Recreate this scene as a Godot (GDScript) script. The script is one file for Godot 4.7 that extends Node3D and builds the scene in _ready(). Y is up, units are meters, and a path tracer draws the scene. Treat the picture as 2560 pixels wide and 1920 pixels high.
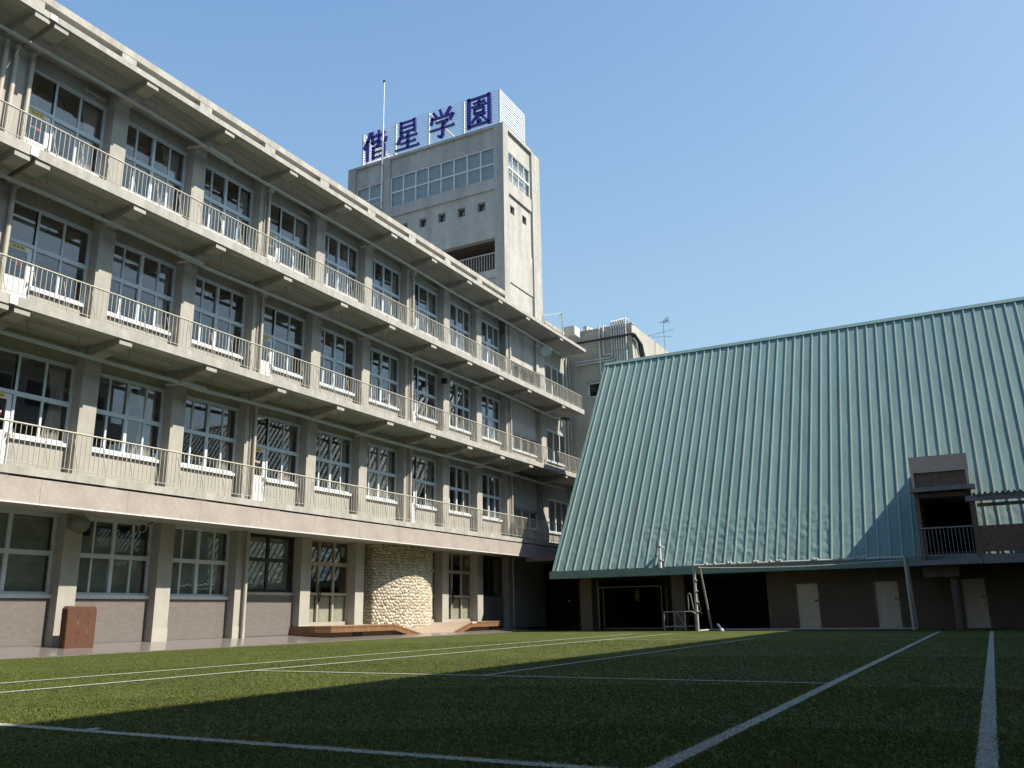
extends Node3D

# ---------------------------------------------------------------- measures (metres; the facade runs along -z, x grows to the right)
const XB := -19.68      # front of the balcony slabs
const XC := -21.0       # front of the columns
const XW := -21.4       # window plane
const PITCH := 3.01
const Z0 := -14.37      # near edge of column 0
const COLW := 0.51
const FLOORS := [4.31, 8.37, 12.36]      # top of the balcony slabs
const SLAB_BOTTOM := [4.12, 8.12, 12.08]
const SILL := [5.37, 9.36, 13.36]
const MID := [6.46, 10.48, 14.45]
const HEAD := [7.55, 11.6, 15.6]
const RAIL := [5.35, 9.31, 13.19]
const FLOOR_WORD := ["second-floor", "third-floor", "top-floor"]
const EXPOSURE := 1.8
const TO_SUN := Vector3(1.0, 1.27, -0.30)
const ORD := ["first", "second", "third", "fourth", "fifth", "sixth", "seventh", "eighth", "ninth", "tenth", "eleventh", "twelfth"]

var M := {}
var box_cache := {}
var taken := {}
var rng := RandomNumberGenerator.new()

# ---------------------------------------------------------------- helpers
func numbered(n: String) -> String:
	if not taken.has(n):
		taken[n] = 0
		return n
	taken[n] += 1
	return "%s_%03d" % [n, taken[n]]

func thing(called: String, label: String, category: String, group := "") -> Node3D:
	var o := Node3D.new()
	o.name = numbered(called)
	add_child(o)
	tag(o, label, category, group)
	return o

func tag(o: Node, label: String, category: String, group := "") -> void:
	o.set_meta("label", label)
	o.set_meta("category", category)
	if group != "":
		o.set_meta("group", group)

func put(parent: Node, called: String, mesh: Mesh, mat: Material, at := Vector3.ZERO) -> MeshInstance3D:
	var o := MeshInstance3D.new()
	o.name = numbered(called) if parent == self else called
	o.mesh = mesh
	o.material_override = mat
	o.position = at
	parent.add_child(o, true)
	return o

func box(parent: Node, called: String, mat: Material, a: Vector3, b: Vector3) -> MeshInstance3D:
	var s := (b - a).abs()
	var key := "%d_%d_%d" % [roundi(s.x * 1000), roundi(s.y * 1000), roundi(s.z * 1000)]
	if not box_cache.has(key):
		var m := BoxMesh.new()
		m.size = s
		box_cache[key] = m
	var c := (a + b) * 0.5
	if parent != self and parent is Node3D:
		c -= where(parent)
	return put(parent, called, box_cache[key], mat, c)

func sheets(parent: Node, called: String, a: Vector3, b: Vector3) -> MeshInstance3D:
	var s := (b - a).abs()
	var key := "g%d_%d_%d" % [roundi(s.x * 1000), roundi(s.y * 1000), roundi(s.z * 1000)]
	if not box_cache.has(key):
		var st := nb()
		var h := s * 0.5
		var ax := s.min_axis_index()
		for k in [-1, 1]:
			var lo := -h
			var hi := h
			lo[ax] = k * 0.008 - 0.002
			hi[ax] = k * 0.008 + 0.002
			ab(st, lo, hi)
		box_cache[key] = st.commit()
	return put(parent, called, box_cache[key], M.glass, (a + b) * 0.5 - where(parent as Node3D))

func where(n: Node3D) -> Vector3:
	var p := Vector3.ZERO
	var q: Node = n
	while q != null and q != self:
		p += (q as Node3D).position
		q = q.get_parent()
	return p

func nb() -> SurfaceTool:
	var st := SurfaceTool.new()
	st.begin(Mesh.PRIMITIVE_TRIANGLES)
	return st

func quad(st: SurfaceTool, a: Vector3, b: Vector3, c: Vector3, d: Vector3) -> void:
	var n := (c - a).cross(b - a).normalized()
	for p in [a, b, c, a, c, d]:
		st.set_normal(n)
		st.add_vertex(p)

func tri(st: SurfaceTool, a: Vector3, b: Vector3, c: Vector3) -> void:
	var n := (c - a).cross(b - a).normalized()
	for p in [a, b, c]:
		st.set_normal(n)
		st.add_vertex(p)

func ab(st: SurfaceTool, a: Vector3, b: Vector3) -> void:
	var l := Vector3(minf(a.x, b.x), minf(a.y, b.y), minf(a.z, b.z))
	var h := Vector3(maxf(a.x, b.x), maxf(a.y, b.y), maxf(a.z, b.z))
	var p := []
	for i in 8:
		p.append(Vector3(h.x if i & 1 else l.x, h.y if i & 2 else l.y, h.z if i & 4 else l.z))
	hexa(st, p)

# eight corners in the order of bits x, y, z
func hexa(st: SurfaceTool, p: Array) -> void:
	quad(st, p[0], p[2], p[3], p[1])
	quad(st, p[4], p[5], p[7], p[6])
	quad(st, p[0], p[1], p[5], p[4])
	quad(st, p[2], p[6], p[7], p[3])
	quad(st, p[0], p[4], p[6], p[2])
	quad(st, p[1], p[3], p[7], p[5])

func bar(st: SurfaceTool, a: Vector3, b: Vector3, w: float, h: float) -> void:
	var d := (b - a).normalized()
	var u := d.cross(Vector3.UP if absf(d.y) < 0.95 else Vector3.RIGHT).normalized()
	var v := u.cross(d).normalized()
	var p := []
	for i in 8:
		p.append((b if i & 4 else a) + u * (w * (0.5 if i & 1 else -0.5)) + v * (h * (0.5 if i & 2 else -0.5)))
	hexa(st, p)

func tube(st: SurfaceTool, pts: Array, r: float, sides := 8, closed := false) -> void:
	var rings := []
	var norms := []
	var n := pts.size()
	for i in n:
		var d: Vector3
		if closed:
			d = pts[(i + 1) % n] - pts[(i + n - 1) % n]
		else:
			d = pts[mini(i + 1, n - 1)] - pts[maxi(i - 1, 0)]
		d = d.normalized()
		var u := d.cross(Vector3.UP if absf(d.y) < 0.9 else Vector3.RIGHT).normalized()
		var v := d.cross(u).normalized()
		var ring := []
		var nr := []
		for k in sides:
			var a := TAU * k / sides
			var q := u * cos(a) + v * sin(a)
			nr.append(q)
			ring.append(pts[i] + q * r)
		rings.append(ring)
		norms.append(nr)
	for i in (n if closed else n - 1):
		var j := (i + 1) % n
		for k in sides:
			var l := (k + 1) % sides
			for e in [[i, k], [j, k], [j, l], [i, k], [j, l], [i, l]]:
				st.set_normal(norms[e[0]][e[1]])
				st.add_vertex(rings[e[0]][e[1]])
	if not closed:
		for k in sides:
			var l := (k + 1) % sides
			tri(st, pts[0], rings[0][k], rings[0][l])
			tri(st, pts[n - 1], rings[n - 1][l], rings[n - 1][k])

func pipe(parent: Node, called: String, mat: Material, pts: Array, r: float, sides := 8) -> MeshInstance3D:
	var st := nb()
	tube(st, pts, r, sides)
	return put(parent, called, st.commit(), mat)

# a flat polygon in the plane (ux, uy), pushed out along n
func prism(st: SurfaceTool, pts: Array, n: Vector3) -> void:
	var poly := PackedVector2Array()
	var o: Vector3 = pts[0]
	var ux := ((pts[1] as Vector3) - o).normalized()
	var uy := n.normalized().cross(ux)
	for p in pts:
		poly.append(Vector2((p - o).dot(ux), (p - o).dot(uy)))
	var idx := Geometry2D.triangulate_polygon(poly)
	for i in range(0, idx.size(), 3):
		tri(st, pts[idx[i]], pts[idx[i + 1]], pts[idx[i + 2]])
		tri(st, pts[idx[i]] + n, pts[idx[i + 2]] + n, pts[idx[i + 1]] + n)
	for i in pts.size():
		var j := (i + 1) % pts.size()
		quad(st, pts[i], pts[j], pts[j] + n, pts[i] + n)

func disc(st: SurfaceTool, c: Vector3, axis: Vector3, profile: Array, sides := 20) -> void:
	var d := axis.normalized()
	var u := d.cross(Vector3.UP if absf(d.y) < 0.9 else Vector3.RIGHT).normalized()
	var v := d.cross(u).normalized()
	for i in profile.size() - 1:
		for k in sides:
			var a := TAU * k / sides
			var b := TAU * (k + 1) / sides
			var p0: Vector3 = c + d * profile[i].y + (u * cos(a) + v * sin(a)) * profile[i].x
			var p1: Vector3 = c + d * profile[i].y + (u * cos(b) + v * sin(b)) * profile[i].x
			var p2: Vector3 = c + d * profile[i + 1].y + (u * cos(b) + v * sin(b)) * profile[i + 1].x
			var p3: Vector3 = c + d * profile[i + 1].y + (u * cos(a) + v * sin(a)) * profile[i + 1].x
			quad(st, p0, p1, p2, p3)

# ---------------------------------------------------------------- materials
func lin(r: float, g: float, b: float) -> Color:
	return Color(r, g, b).linear_to_srgb()

# layers: [frequency, weight, stretch_y]; result is grey around 1 - depth/2
func grain(seed_: int, layers: Array, depth: float, size := 512, speck := 0.0) -> ImageTexture:
	var data := PackedFloat32Array()
	data.resize(size * size)
	for l in layers:
		var f := FastNoiseLite.new()
		f.seed = seed_ + int(l[0] * 7919.0)
		f.frequency = l[0]
		f.fractal_octaves = 4
		var im: Image
		if l[2] > 1.0:
			im = f.get_seamless_image(size, int(size / l[2]))
			im.resize(size, size, Image.INTERPOLATE_CUBIC)
		else:
			im = f.get_seamless_image(size, size)
		im.convert(Image.FORMAT_L8)
		var by := im.get_data()
		for i in by.size():
			data[i] += (by[i] / 255.0) * l[1]
	var r := RandomNumberGenerator.new()
	r.seed = seed_
	var out := PackedByteArray()
	out.resize(size * size)
	for i in data.size():
		var v := 1.0 - depth * clampf(data[i], 0.0, 1.0)
		if speck > 0.0:
			v += (r.randf() - 0.5) * speck
		out[i] = clampi(int(v * 255.0), 0, 255)
	return ImageTexture.create_from_image(Image.create_from_data(size, size, false, Image.FORMAT_L8, out))

func mat(called: String, c: Color, rough := 0.85, tex: Texture2D = null, scale := 0.4, spec := 0.5, bump := 0.0) -> StandardMaterial3D:
	var m := StandardMaterial3D.new()
	m.resource_name = called
	m.albedo_color = c
	m.roughness = rough
	m.metallic_specular = spec
	if tex:
		m.albedo_texture = tex
		m.uv1_triplanar = true
		m.uv1_world_triplanar = true
		m.uv1_scale = Vector3.ONE * scale
		if bump > 0.0:
			m.heightmap_enabled = true
			m.heightmap_texture = tex
			m.heightmap_scale = bump
	M[called] = m
	return m

func tile_texture() -> ImageTexture:
	var s := 256
	var im := Image.create(s, s, false, Image.FORMAT_L8)
	var r := RandomNumberGenerator.new()
	r.seed = 5
	im.fill(Color(0.90, 0.90, 0.90))
	for row in 16:
		for col in range(-1, 9):
			var v := 0.93 + r.randf() * 0.06 if col >= 0 and col < 8 else 0.95
			var x0 := col * 32 + (16 if row % 2 else 0)
			im.fill_rect(Rect2i(x0 + 1, row * 16 + 1, 30, 14), Color(v, v, v))
	return ImageTexture.create_from_image(im)

func make_materials() -> void:
	var blotch := grain(11, [[0.006, 0.5, 1.0], [0.03, 0.3, 1.0], [0.02, 0.35, 6.0]], 0.15, 512, 0.04)
	var soft := grain(23, [[0.008, 0.6, 1.0], [0.05, 0.4, 1.0]], 0.16, 512, 0.04)
	var rough := grain(31, [[0.02, 0.5, 1.0], [0.12, 0.6, 1.0]], 0.4, 512, 0.15)
	var streak := grain(47, [[0.012, 0.7, 10.0], [0.03, 0.4, 1.0]], 0.20, 512, 0.03)
	mat("paint", lin(0.425, 0.405, 0.365), 0.9, blotch, 0.22, 0.3, 0.15)
	mat("paint_slab", lin(0.45, 0.432, 0.395), 0.9, streak, 0.3, 0.3, 0.1)
	mat("paint_grey", lin(0.47, 0.44, 0.39), 0.9, blotch, 0.15, 0.3, 0.1)
	mat("paint_white", lin(0.62, 0.60, 0.56), 0.8, soft, 0.4, 0.3)
	mat("tower", lin(0.49, 0.475, 0.445), 0.92, streak, 0.12, 0.3, 0.12)
	mat("fascia", lin(0.42, 0.365, 0.335), 0.55, soft, 0.25, 0.5, 0.15)
	mat("alu", lin(0.62, 0.72, 0.78), 0.45, soft, 1.0, 0.5)
	mat("alu_white", lin(0.74, 0.76, 0.77), 0.45, soft, 1.0, 0.5)
	mat("dark_frame", lin(0.03, 0.03, 0.03), 0.5)
	mat("bronze", lin(0.33, 0.30, 0.27), 0.5)
	mat("pvc", lin(0.40, 0.42, 0.38), 0.5, soft, 0.7)
	mat("pvc_pale", lin(0.66, 0.65, 0.63), 0.5, soft, 0.7)
	mat("pvc_beige", lin(0.48, 0.44, 0.37), 0.6, soft, 0.7)
	mat("rail", lin(0.50, 0.47, 0.40), 0.5, soft, 0.9)
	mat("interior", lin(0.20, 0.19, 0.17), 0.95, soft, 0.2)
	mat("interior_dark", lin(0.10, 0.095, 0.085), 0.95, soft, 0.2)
	mat("curtain", lin(0.62, 0.58, 0.52), 0.95, soft, 0.8)
	M.curtain.backlight_enabled = true
	M.curtain.backlight = Color(0.35, 0.33, 0.3)
	mat("blind", lin(0.44, 0.50, 0.42), 0.9, soft, 0.5)
	mat("blind_pale", lin(0.66, 0.68, 0.52), 0.9, soft, 0.5)
	var tiles := mat("tile", lin(0.168, 0.147, 0.138), 0.7, tile_texture(), 0.85, 0.4, 0.25)
	tiles.uv1_triplanar_sharpness = 8.0
	var pav := mat("pavement", lin(0.19, 0.172, 0.165), 0.22, soft, 0.5, 0.5)
	pav.roughness_texture = blotch
	mat("mortar_floor", lin(0.17, 0.165, 0.155), 0.95, rough, 0.5)
	mat("asphalt", lin(0.09, 0.085, 0.08), 0.95, rough, 0.6)
	mat("concrete_dark", lin(0.12, 0.11, 0.10), 0.95, rough, 0.4)
	mat("deck", lin(0.33, 0.25, 0.19), 0.7, soft, 0.6)
	mat("wood", lin(0.245, 0.125, 0.06), 0.5, streak, 0.8)
	mat("wood_dark", lin(0.10, 0.045, 0.02), 0.7, streak, 0.8)
	mat("granite", lin(0.17, 0.075, 0.044), 0.8, rough, 2.6, 0.4, 0.6)
	mat("granite_cut", lin(0.24, 0.16, 0.11), 0.9)
	mat("mortar", lin(0.12, 0.10, 0.08), 0.95, rough, 1.5)
	for i in 5:
		var t: Array = [[0.52, 0.47, 0.36], [0.60, 0.56, 0.45], [0.46, 0.39, 0.28], [0.55, 0.49, 0.39], [0.64, 0.61, 0.52]][i]
		mat("cobble%d" % i, lin(t[0], t[1], t[2]), 0.75, soft, 2.0, 0.4)
	for i in 3:
		var k: float = [1.0, 0.93, 1.06][i]
		var g := mat("roof%d" % i, lin(0.170 * k, 0.280 * k, 0.274 * k), 0.5, grain(61 + i, [[0.01, 0.5, 5.0], [0.05, 0.4, 1.0]], 0.26, 512, 0.04), 0.33, 0.45)
		g.metallic = 0.0
	mat("roof_trim", lin(0.165, 0.27, 0.26), 0.5, soft, 0.5)
	mat("rib", lin(0.31, 0.37, 0.345), 0.45, soft, 0.8)
	mat("brown_wall", lin(0.14, 0.105, 0.082), 0.9, blotch, 0.3)
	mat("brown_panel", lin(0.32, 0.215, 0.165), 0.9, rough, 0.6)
	mat("lit_pink_panel", lin(0.72, 0.55, 0.47), 0.9, soft, 0.6)  # lightened so the box front looks sunlit
	mat("steel_grey", lin(0.26, 0.25, 0.27), 0.6, soft, 0.6)
	mat("door_cream", lin(0.62, 0.55, 0.44), 0.6, blotch, 0.7)
	mat("black", lin(0.015, 0.015, 0.015), 0.5)
	mat("black_matte", lin(0.02, 0.02, 0.02), 0.9)
	mat("goal_white", lin(0.66, 0.64, 0.62), 0.5, rough, 0.9)
	mat("galv", lin(0.36, 0.37, 0.36), 0.5, soft, 1.0)
	mat("sign_blue", lin(0.035, 0.028, 0.25), 0.5)
	mat("white_steel", lin(0.80, 0.81, 0.82), 0.45, soft, 1.0)
	mat("lamp_glass", lin(0.16, 0.17, 0.16), 0.2)
	mat("dish", lin(0.42, 0.55, 0.50), 0.5, soft, 1.5)
	mat("green_steel", lin(0.30, 0.37, 0.30), 0.6)
	mat("yellow", lin(0.70, 0.50, 0.04), 0.6)
	mat("red_cloth", lin(0.35, 0.02, 0.03), 0.9)
	mat("teal_cloth", lin(0.05, 0.13, 0.12), 0.9)
	var gl := StandardMaterial3D.new()
	gl.resource_name = "glass"
	gl.albedo_color = Color(0.05, 0.07, 0.08, 0.06)
	gl.transparency = BaseMaterial3D.TRANSPARENCY_ALPHA
	gl.roughness = 0.0
	gl.metallic_specular = 0.5
	M.glass = gl
	mat("turf", lin(0.085, 0.106, 0.018), 0.9, grain(77, [[0.006, 0.35, 1.0], [0.02, 0.25, 4.0], [0.2, 0.4, 1.0]], 0.45, 1024, 0.25), 0.16, 0.3, 0.6)
	var tl := mat("turf_line", lin(0.43, 0.44, 0.39), 0.9, grain(91, [[0.15, 0.8, 1.0]], 0.4, 256, 0.3), 1.5, 0.3, 1.0)
	tl.metallic_specular = 0.3
	var bl := StandardMaterial3D.new()
	bl.resource_name = "blade"
	bl.vertex_color_use_as_albedo = true
	bl.roughness = 0.6
	bl.metallic_specular = 0.35
	M.blade = bl

# ---------------------------------------------------------------- sky
func sky_texture() -> ImageTexture:
	var w := 512
	var h := 256
	var im := Image.create(w, h, false, Image.FORMAT_RGBF)
	var sun := TO_SUN.normalized()
	for j in h:
		var th := PI * (j + 0.5) / h
		var y := cos(th)
		for i in w:
			var a := TAU * (i + 0.5) / w
			var d := Vector3(sin(a) * sin(th), y, -cos(a) * sin(th))
			var c: Vector3
			if y >= 0.0:
				var t := pow(1.0 - y, 1.5)
				c = Vector3(0.048, 0.195, 0.53).lerp(Vector3(0.57, 0.84, 1.0), t)
				var g := acos(clampf(d.dot(sun), -1.0, 1.0))
				c += Vector3(0.84, 0.97, 1.0) * (2.0 * exp(-g * 2.8))
			else:
				c = Vector3(0.16, 0.17, 0.16)
			c /= EXPOSURE
			im.set_pixel(i, j, Color(c.x, c.y, c.z))
	return ImageTexture.create_from_image(im)

# ---------------------------------------------------------------- school building
func col_near(k: int) -> float:
	return -42.57 if k == 9 else Z0 - PITCH * k

func col_far(k: int) -> float:
	return -43.2 if k == 9 else Z0 - PITCH * k - COLW

# a framed window in the plane x = xw; za is the near (larger) z
func window(parent: Node, xw: float, za: float, zb: float, y0: float, y1: float, ncol: int, mid: float, fm: Material, sill := true, thick_centre := true, called := "window") -> MeshInstance3D:
	var st := nb()
	var f := 0.065
	ab(st, Vector3(xw - 0.05, y0, zb), Vector3(xw + 0.03, y0 + f, za))
	ab(st, Vector3(xw - 0.05, y1 - f, zb), Vector3(xw + 0.03, y1, za))
	ab(st, Vector3(xw - 0.05, y0 + f, zb), Vector3(xw + 0.03, y1 - f, zb + f))
	ab(st, Vector3(xw - 0.05, y0 + f, za - f), Vector3(xw + 0.03, y1 - f, za))
	var rows := [[y0 + f, y1 - f]]
	if mid > 0.0:
		ab(st, Vector3(xw - 0.05, mid - 0.06, zb + f), Vector3(xw + 0.04, mid + 0.06, za - f))
		rows = [[y0 + f, mid - 0.06], [mid + 0.06, y1 - f]]
	# head track with its second groove
	ab(st, Vector3(xw + 0.03, y1 - 0.03, zb), Vector3(xw + 0.07, y1 + 0.01, za))
	ab(st, Vector3(xw + 0.03, y1 - 0.10, zb + f), Vector3(xw + 0.045, y1 - 0.075, za - f))
	var step := (za - zb) / ncol
	for i in range(1, ncol):
		var z := za - step * i
		var big := thick_centre and ncol % 2 == 0 and i == ncol / 2
		var w := 0.052 if big else 0.03
		for r in rows:
			ab(st, Vector3(xw - 0.04, r[0], z - w), Vector3(xw + (0.035 if big else 0.02), r[1], z + w))
	var o := put(parent, called, st.commit(), fm)
	for i in ncol:
		var jog := 0.022 if i % 2 else 0.0
		for r in rows:
			sheets(o, "pane", Vector3(xw - 0.016 - jog, r[0], za - step * (i + 1) + 0.012), Vector3(xw - 0.008 - jog, r[1], za - step * i - 0.012))
	if sill:
		box(o, "sill", M.alu_white, Vector3(xw - 0.05, y0 - 0.10, zb), Vector3(xw + 0.14, y0 - 0.002, za))
	return o

func curtain_mesh(w: float, h: float, s: int) -> ArrayMesh:
	var r := RandomNumberGenerator.new()
	r.seed = s
	var st := nb()
	st.set_smooth_group(0)
	var n := int(w / 0.022)
	var ph := r.randf() * 6.0
	for i in n:
		for j in 6:
			var pts := []
			for e in [[i, j], [i, j + 1], [i + 1, j + 1], [i + 1, j]]:
				var u: float = float(e[0]) / n
				var v: float = float(e[1]) / 6.0
				var pinch := 1.0 - 0.35 * sin(v * PI) * (1.0 if w < 1.0 else 0.1)
				pts.append(Vector3(0.03 * sin(u * w * 55.0 + ph + v) + 0.012 * sin(u * w * 90.0), v * h, -u * w * pinch - (1.0 - pinch) * w * 0.9))
			for k in [0, 1, 2, 0, 2, 3]:
				st.add_vertex(pts[k])
	st.generate_normals()
	return st.commit()

func school_building() -> void:
	var b := thing("school_building", "long beige four-storey school building with balconies along the left", "building")
	var zn := -2.0
	var zf := -47.4
	# slabs
	for f in 3:
		var ends := [zf, zf, -45.7]
		var s := nb()
		ab(s, Vector3(XB, SLAB_BOTTOM[f], ends[f]), Vector3(-29.0, FLOORS[f], -11.47))
		put(b, "floor_slab", s.commit(), M.paint_slab)
		var s2 := nb()
		ab(s2, Vector3(XB - 0.01, SLAB_BOTTOM[f], -11.41), Vector3(-29.0, FLOORS[f], zn))
		put(b, "floor_slab", s2.commit(), M.paint_slab)
		box(b, "joint_cover", M.alu_white, Vector3(XB - 0.02, SLAB_BOTTOM[f] + 0.02, -11.53), Vector3(XB + 0.012, FLOORS[f] - 0.02, -11.33))
	box(b, "floor_slab", M.paint_slab, Vector3(XB, 16.08, -46.3), Vector3(-29.0, 16.26, -11.47))
	box(b, "floor_slab", M.paint_slab, Vector3(XB - 0.01, 16.08, -11.41), Vector3(-29.0, 16.26, zn))
	box(b, "joint_cover", M.alu_white, Vector3(XB - 0.02, 16.09, -11.53), Vector3(XB + 0.012, 16.25, -11.33))
	box(b, "floor_slab", M.paint, Vector3(-21.3, 0.0, zf), Vector3(-29.0, 0.19, zn))
	for f in 3:
		box(b, "balcony_floor", M.mortar_floor, Vector3(XB - 0.14, FLOORS[f], -45.6), Vector3(XW + 0.06, FLOORS[f] + 0.006, zn))
	# parapet above the eave: a recessed wall, column stubs and a coping beam
	box(b, "parapet_wall", M.paint, Vector3(-21.24, 16.26, -38.43), Vector3(-21.5, 17.45, zn))
	box(b, "coping", M.paint_slab, Vector3(-20.93, 17.45, -38.43), Vector3(-21.55, 17.68, zn))
	for k in range(-3, 8):
		box(b, "parapet_stub", M.paint_slab, Vector3(-20.94, 16.26, col_far(k)), Vector3(-21.24, 17.45, col_near(k)))
	box(b, "parapet_wall", M.paint, Vector3(-21.24, 16.26, -46.3), Vector3(-21.5, 17.3, -43.07))
	box(b, "coping", M.paint_slab, Vector3(-20.93, 17.3, -46.3), Vector3(-21.55, 17.5, -43.07))
	# columns and brackets
	for k in range(-3, 10):
		box(b, "column", M.paint, Vector3(XC, 0.16, col_far(k)), Vector3(XC - 0.5, 16.08, col_near(k)))
		if k < 9:
			box(b, "column_base", M.paint_grey, Vector3(XC + 0.012, 0.1, col_far(k) - 0.012), Vector3(XC - 0.4, 0.52 if k < 3 else 0.5, col_near(k) + 0.012))
		if k == -1:
			continue
		var zc := (col_near(k) + col_far(k)) * 0.5
		for f in 4:
			bracket(b, zc, 16.08 if f == 3 else SLAB_BOTTOM[f])
	for zc in [-11.16, -11.70]:                       # twin brackets at the expansion joint
		for f in 4:
			bracket(b, zc, 16.08 if f == 3 else SLAB_BOTTOM[f])
	box(b, "column", M.paint, Vector3(XC, 0.16, -11.36), Vector3(XC - 0.5, 16.08, -10.86))
	# tiled bands on the ground-floor columns are flush; the walls between the columns
	for f in 3:
		for j in range(-2, 9):
			var za := col_far(j - 1)
			var zb := col_near(j)
			if j == -1:
				zb = -10.86
			upper_bay(b, f, j, za, zb)
		upper_end_bays(b, f)
	# rooms behind the windows
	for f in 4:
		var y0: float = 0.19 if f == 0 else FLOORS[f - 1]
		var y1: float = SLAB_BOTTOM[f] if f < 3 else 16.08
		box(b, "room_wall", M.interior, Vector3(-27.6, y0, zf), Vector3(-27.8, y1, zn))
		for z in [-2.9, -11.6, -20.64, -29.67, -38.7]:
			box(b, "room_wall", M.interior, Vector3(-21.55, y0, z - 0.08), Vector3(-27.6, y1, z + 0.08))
	for f in 3:
		var yt: float = (16.08 if f == 2 else SLAB_BOTTOM[f + 1])
		for j in range(-1, 9):
			for x in [-22.6, -24.6]:
				var zc := (col_far(j - 1) + col_near(j)) * 0.5
				box(b, "ceiling_light", M.alu_white, Vector3(x - 0.12, yt - 0.42, zc - 0.62), Vector3(x + 0.12, yt - 0.32, zc + 0.62))
	box(b, "end_wall", M.paint, Vector3(-21.4, 0.0, zf - 0.2), Vector3(-29.0, 16.45, zf))
	box(b, "end_wall", M.paint, Vector3(-21.4, 0.0, zn), Vector3(-29.0, 16.45, zn + 0.2))
	box(b, "rear_wall", M.paint, Vector3(-29.0, 0.0, zf), Vector3(-29.2, 16.45, zn))
	ground_floor(b)
	# deep metal fascia over the ground floor, in panels
	var z := -12.66 + 2.43 * 4
	while z > -46.0:
		box(b, "fascia_panel", M.fascia, Vector3(-19.60, 3.47, maxf(z - 2.424, zf)), Vector3(-19.66, 4.05, minf(z, zn)))
		z -= 2.43
	box(b, "fascia_lip", M.alu_white, Vector3(-19.585, 3.44, zf), Vector3(-19.68, 3.468, zn))
	box(b, "fascia_backing", M.black_matte, Vector3(-19.80, 3.6, zf), Vector3(-19.90, 4.12, zn))
	box(b, "canopy_soffit", M.paint, Vector3(-19.69, 3.5, zf), Vector3(-21.5, 3.56, zn))
	# railings
	for f in 3:
		railing(b, f, -45.6)
	# downpipes and hung drain pipes
	for k in [2, 5, 8]:
		var zc := col_far(k) + 0.17
		pipe(b, "downpipe", M.pvc_beige, [Vector3(-20.90, 0.15, zc), Vector3(-20.90, 3.5, zc)], 0.06)
		for f in 3:
			pipe(b, "downpipe", M.pvc_beige, [Vector3(-20.90, FLOORS[f], zc), Vector3(-20.90, (16.08 if f == 2 else SLAB_BOTTOM[f + 1]) - 0.42, zc)], 0.06)
			box(b, "pipe_head", M.pvc_beige, Vector3(-20.80, (16.08 if f == 2 else SLAB_BOTTOM[f + 1]) - 0.5, zc - 0.1), Vector3(-20.99, (16.08 if f == 2 else SLAB_BOTTOM[f + 1]) - 0.25, zc + 0.1))
			pipe(b, "conduit", M.pvc_beige, [Vector3(-20.95, FLOORS[f], zc + 0.13), Vector3(-20.95, (16.08 if f == 2 else SLAB_BOTTOM[f + 1]) - 0.6, zc + 0.13)], 0.02, 6)
	for zc in [-10.62, -11.02, -11.30, -11.74]:
		for f in 3:
			pipe(b, "downpipe", M.pvc_beige, [Vector3(-20.9, FLOORS[f], zc), Vector3(-20.9, (16.08 if f == 2 else SLAB_BOTTOM[f + 1]) - 0.4, zc)], 0.065 if zc < -10.7 else 0.03)
	for f in 3:
		var top: float = 16.08 if f == 2 else SLAB_BOTTOM[f + 1]
		var y := top - 0.50
		var pts := []
		var zz := zn
		while zz > -44.5:
			pts.append(Vector3(-20.4 + 0.012 * sin(zz * 0.8), y + 0.03 * sin(zz * 0.5 + f) - (0.0 if zz > -17.6 else 0.06), zz))
			zz -= 0.75
		pipe(b, "drain_pipe", M.pvc, pts, 0.058, 10)
		var sl: float = [-17.05, -16.55, -17.4][f]
		pipe(b, "pipe_sleeve", M.pvc, [Vector3(-20.4, y - 0.02, sl), Vector3(-20.4, y - 0.04, sl - 1.0)], 0.085, 10)
		for k in range(-1, 8):
			if k in [1, 4, 7]:
				var zc := col_near(k) + 0.28
				pipe(b, "drain_branch", M.pvc_beige, [Vector3(-20.4, y - 0.04, zc - 0.06), Vector3(-20.95, y - 0.03, zc + 0.05)], 0.045)
			for q in 2:
				var zh := col_near(k) - 0.9 - q * 1.45
				box(b, "pipe_hanger", M.paint, Vector3(-20.394, y, zh - 0.008), Vector3(-20.406, top - 0.012, zh + 0.008))
	for k in range(0, 8, 3):                         # small boxes on the lintels
		box(b, "junction_box", M.paint_grey, Vector3(-21.36, 15.76, col_near(k) + 0.85), Vector3(-21.26, 15.82, col_near(k) + 0.1))

func bracket(b: Node, zc: float, top: float) -> void:
	var st := nb()
	var w := 0.20
	var p := []
	for i in 8:
		var x := -19.72 if i & 1 else -21.0
		var low: float = top - (0.15 if i & 1 else 0.33)
		p.append(Vector3(x, (top + 0.002) if i & 2 else low, zc + (w if i & 4 else -w)))
	hexa(st, p)
	put(b, "bracket", st.commit(), M.paint)

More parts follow.
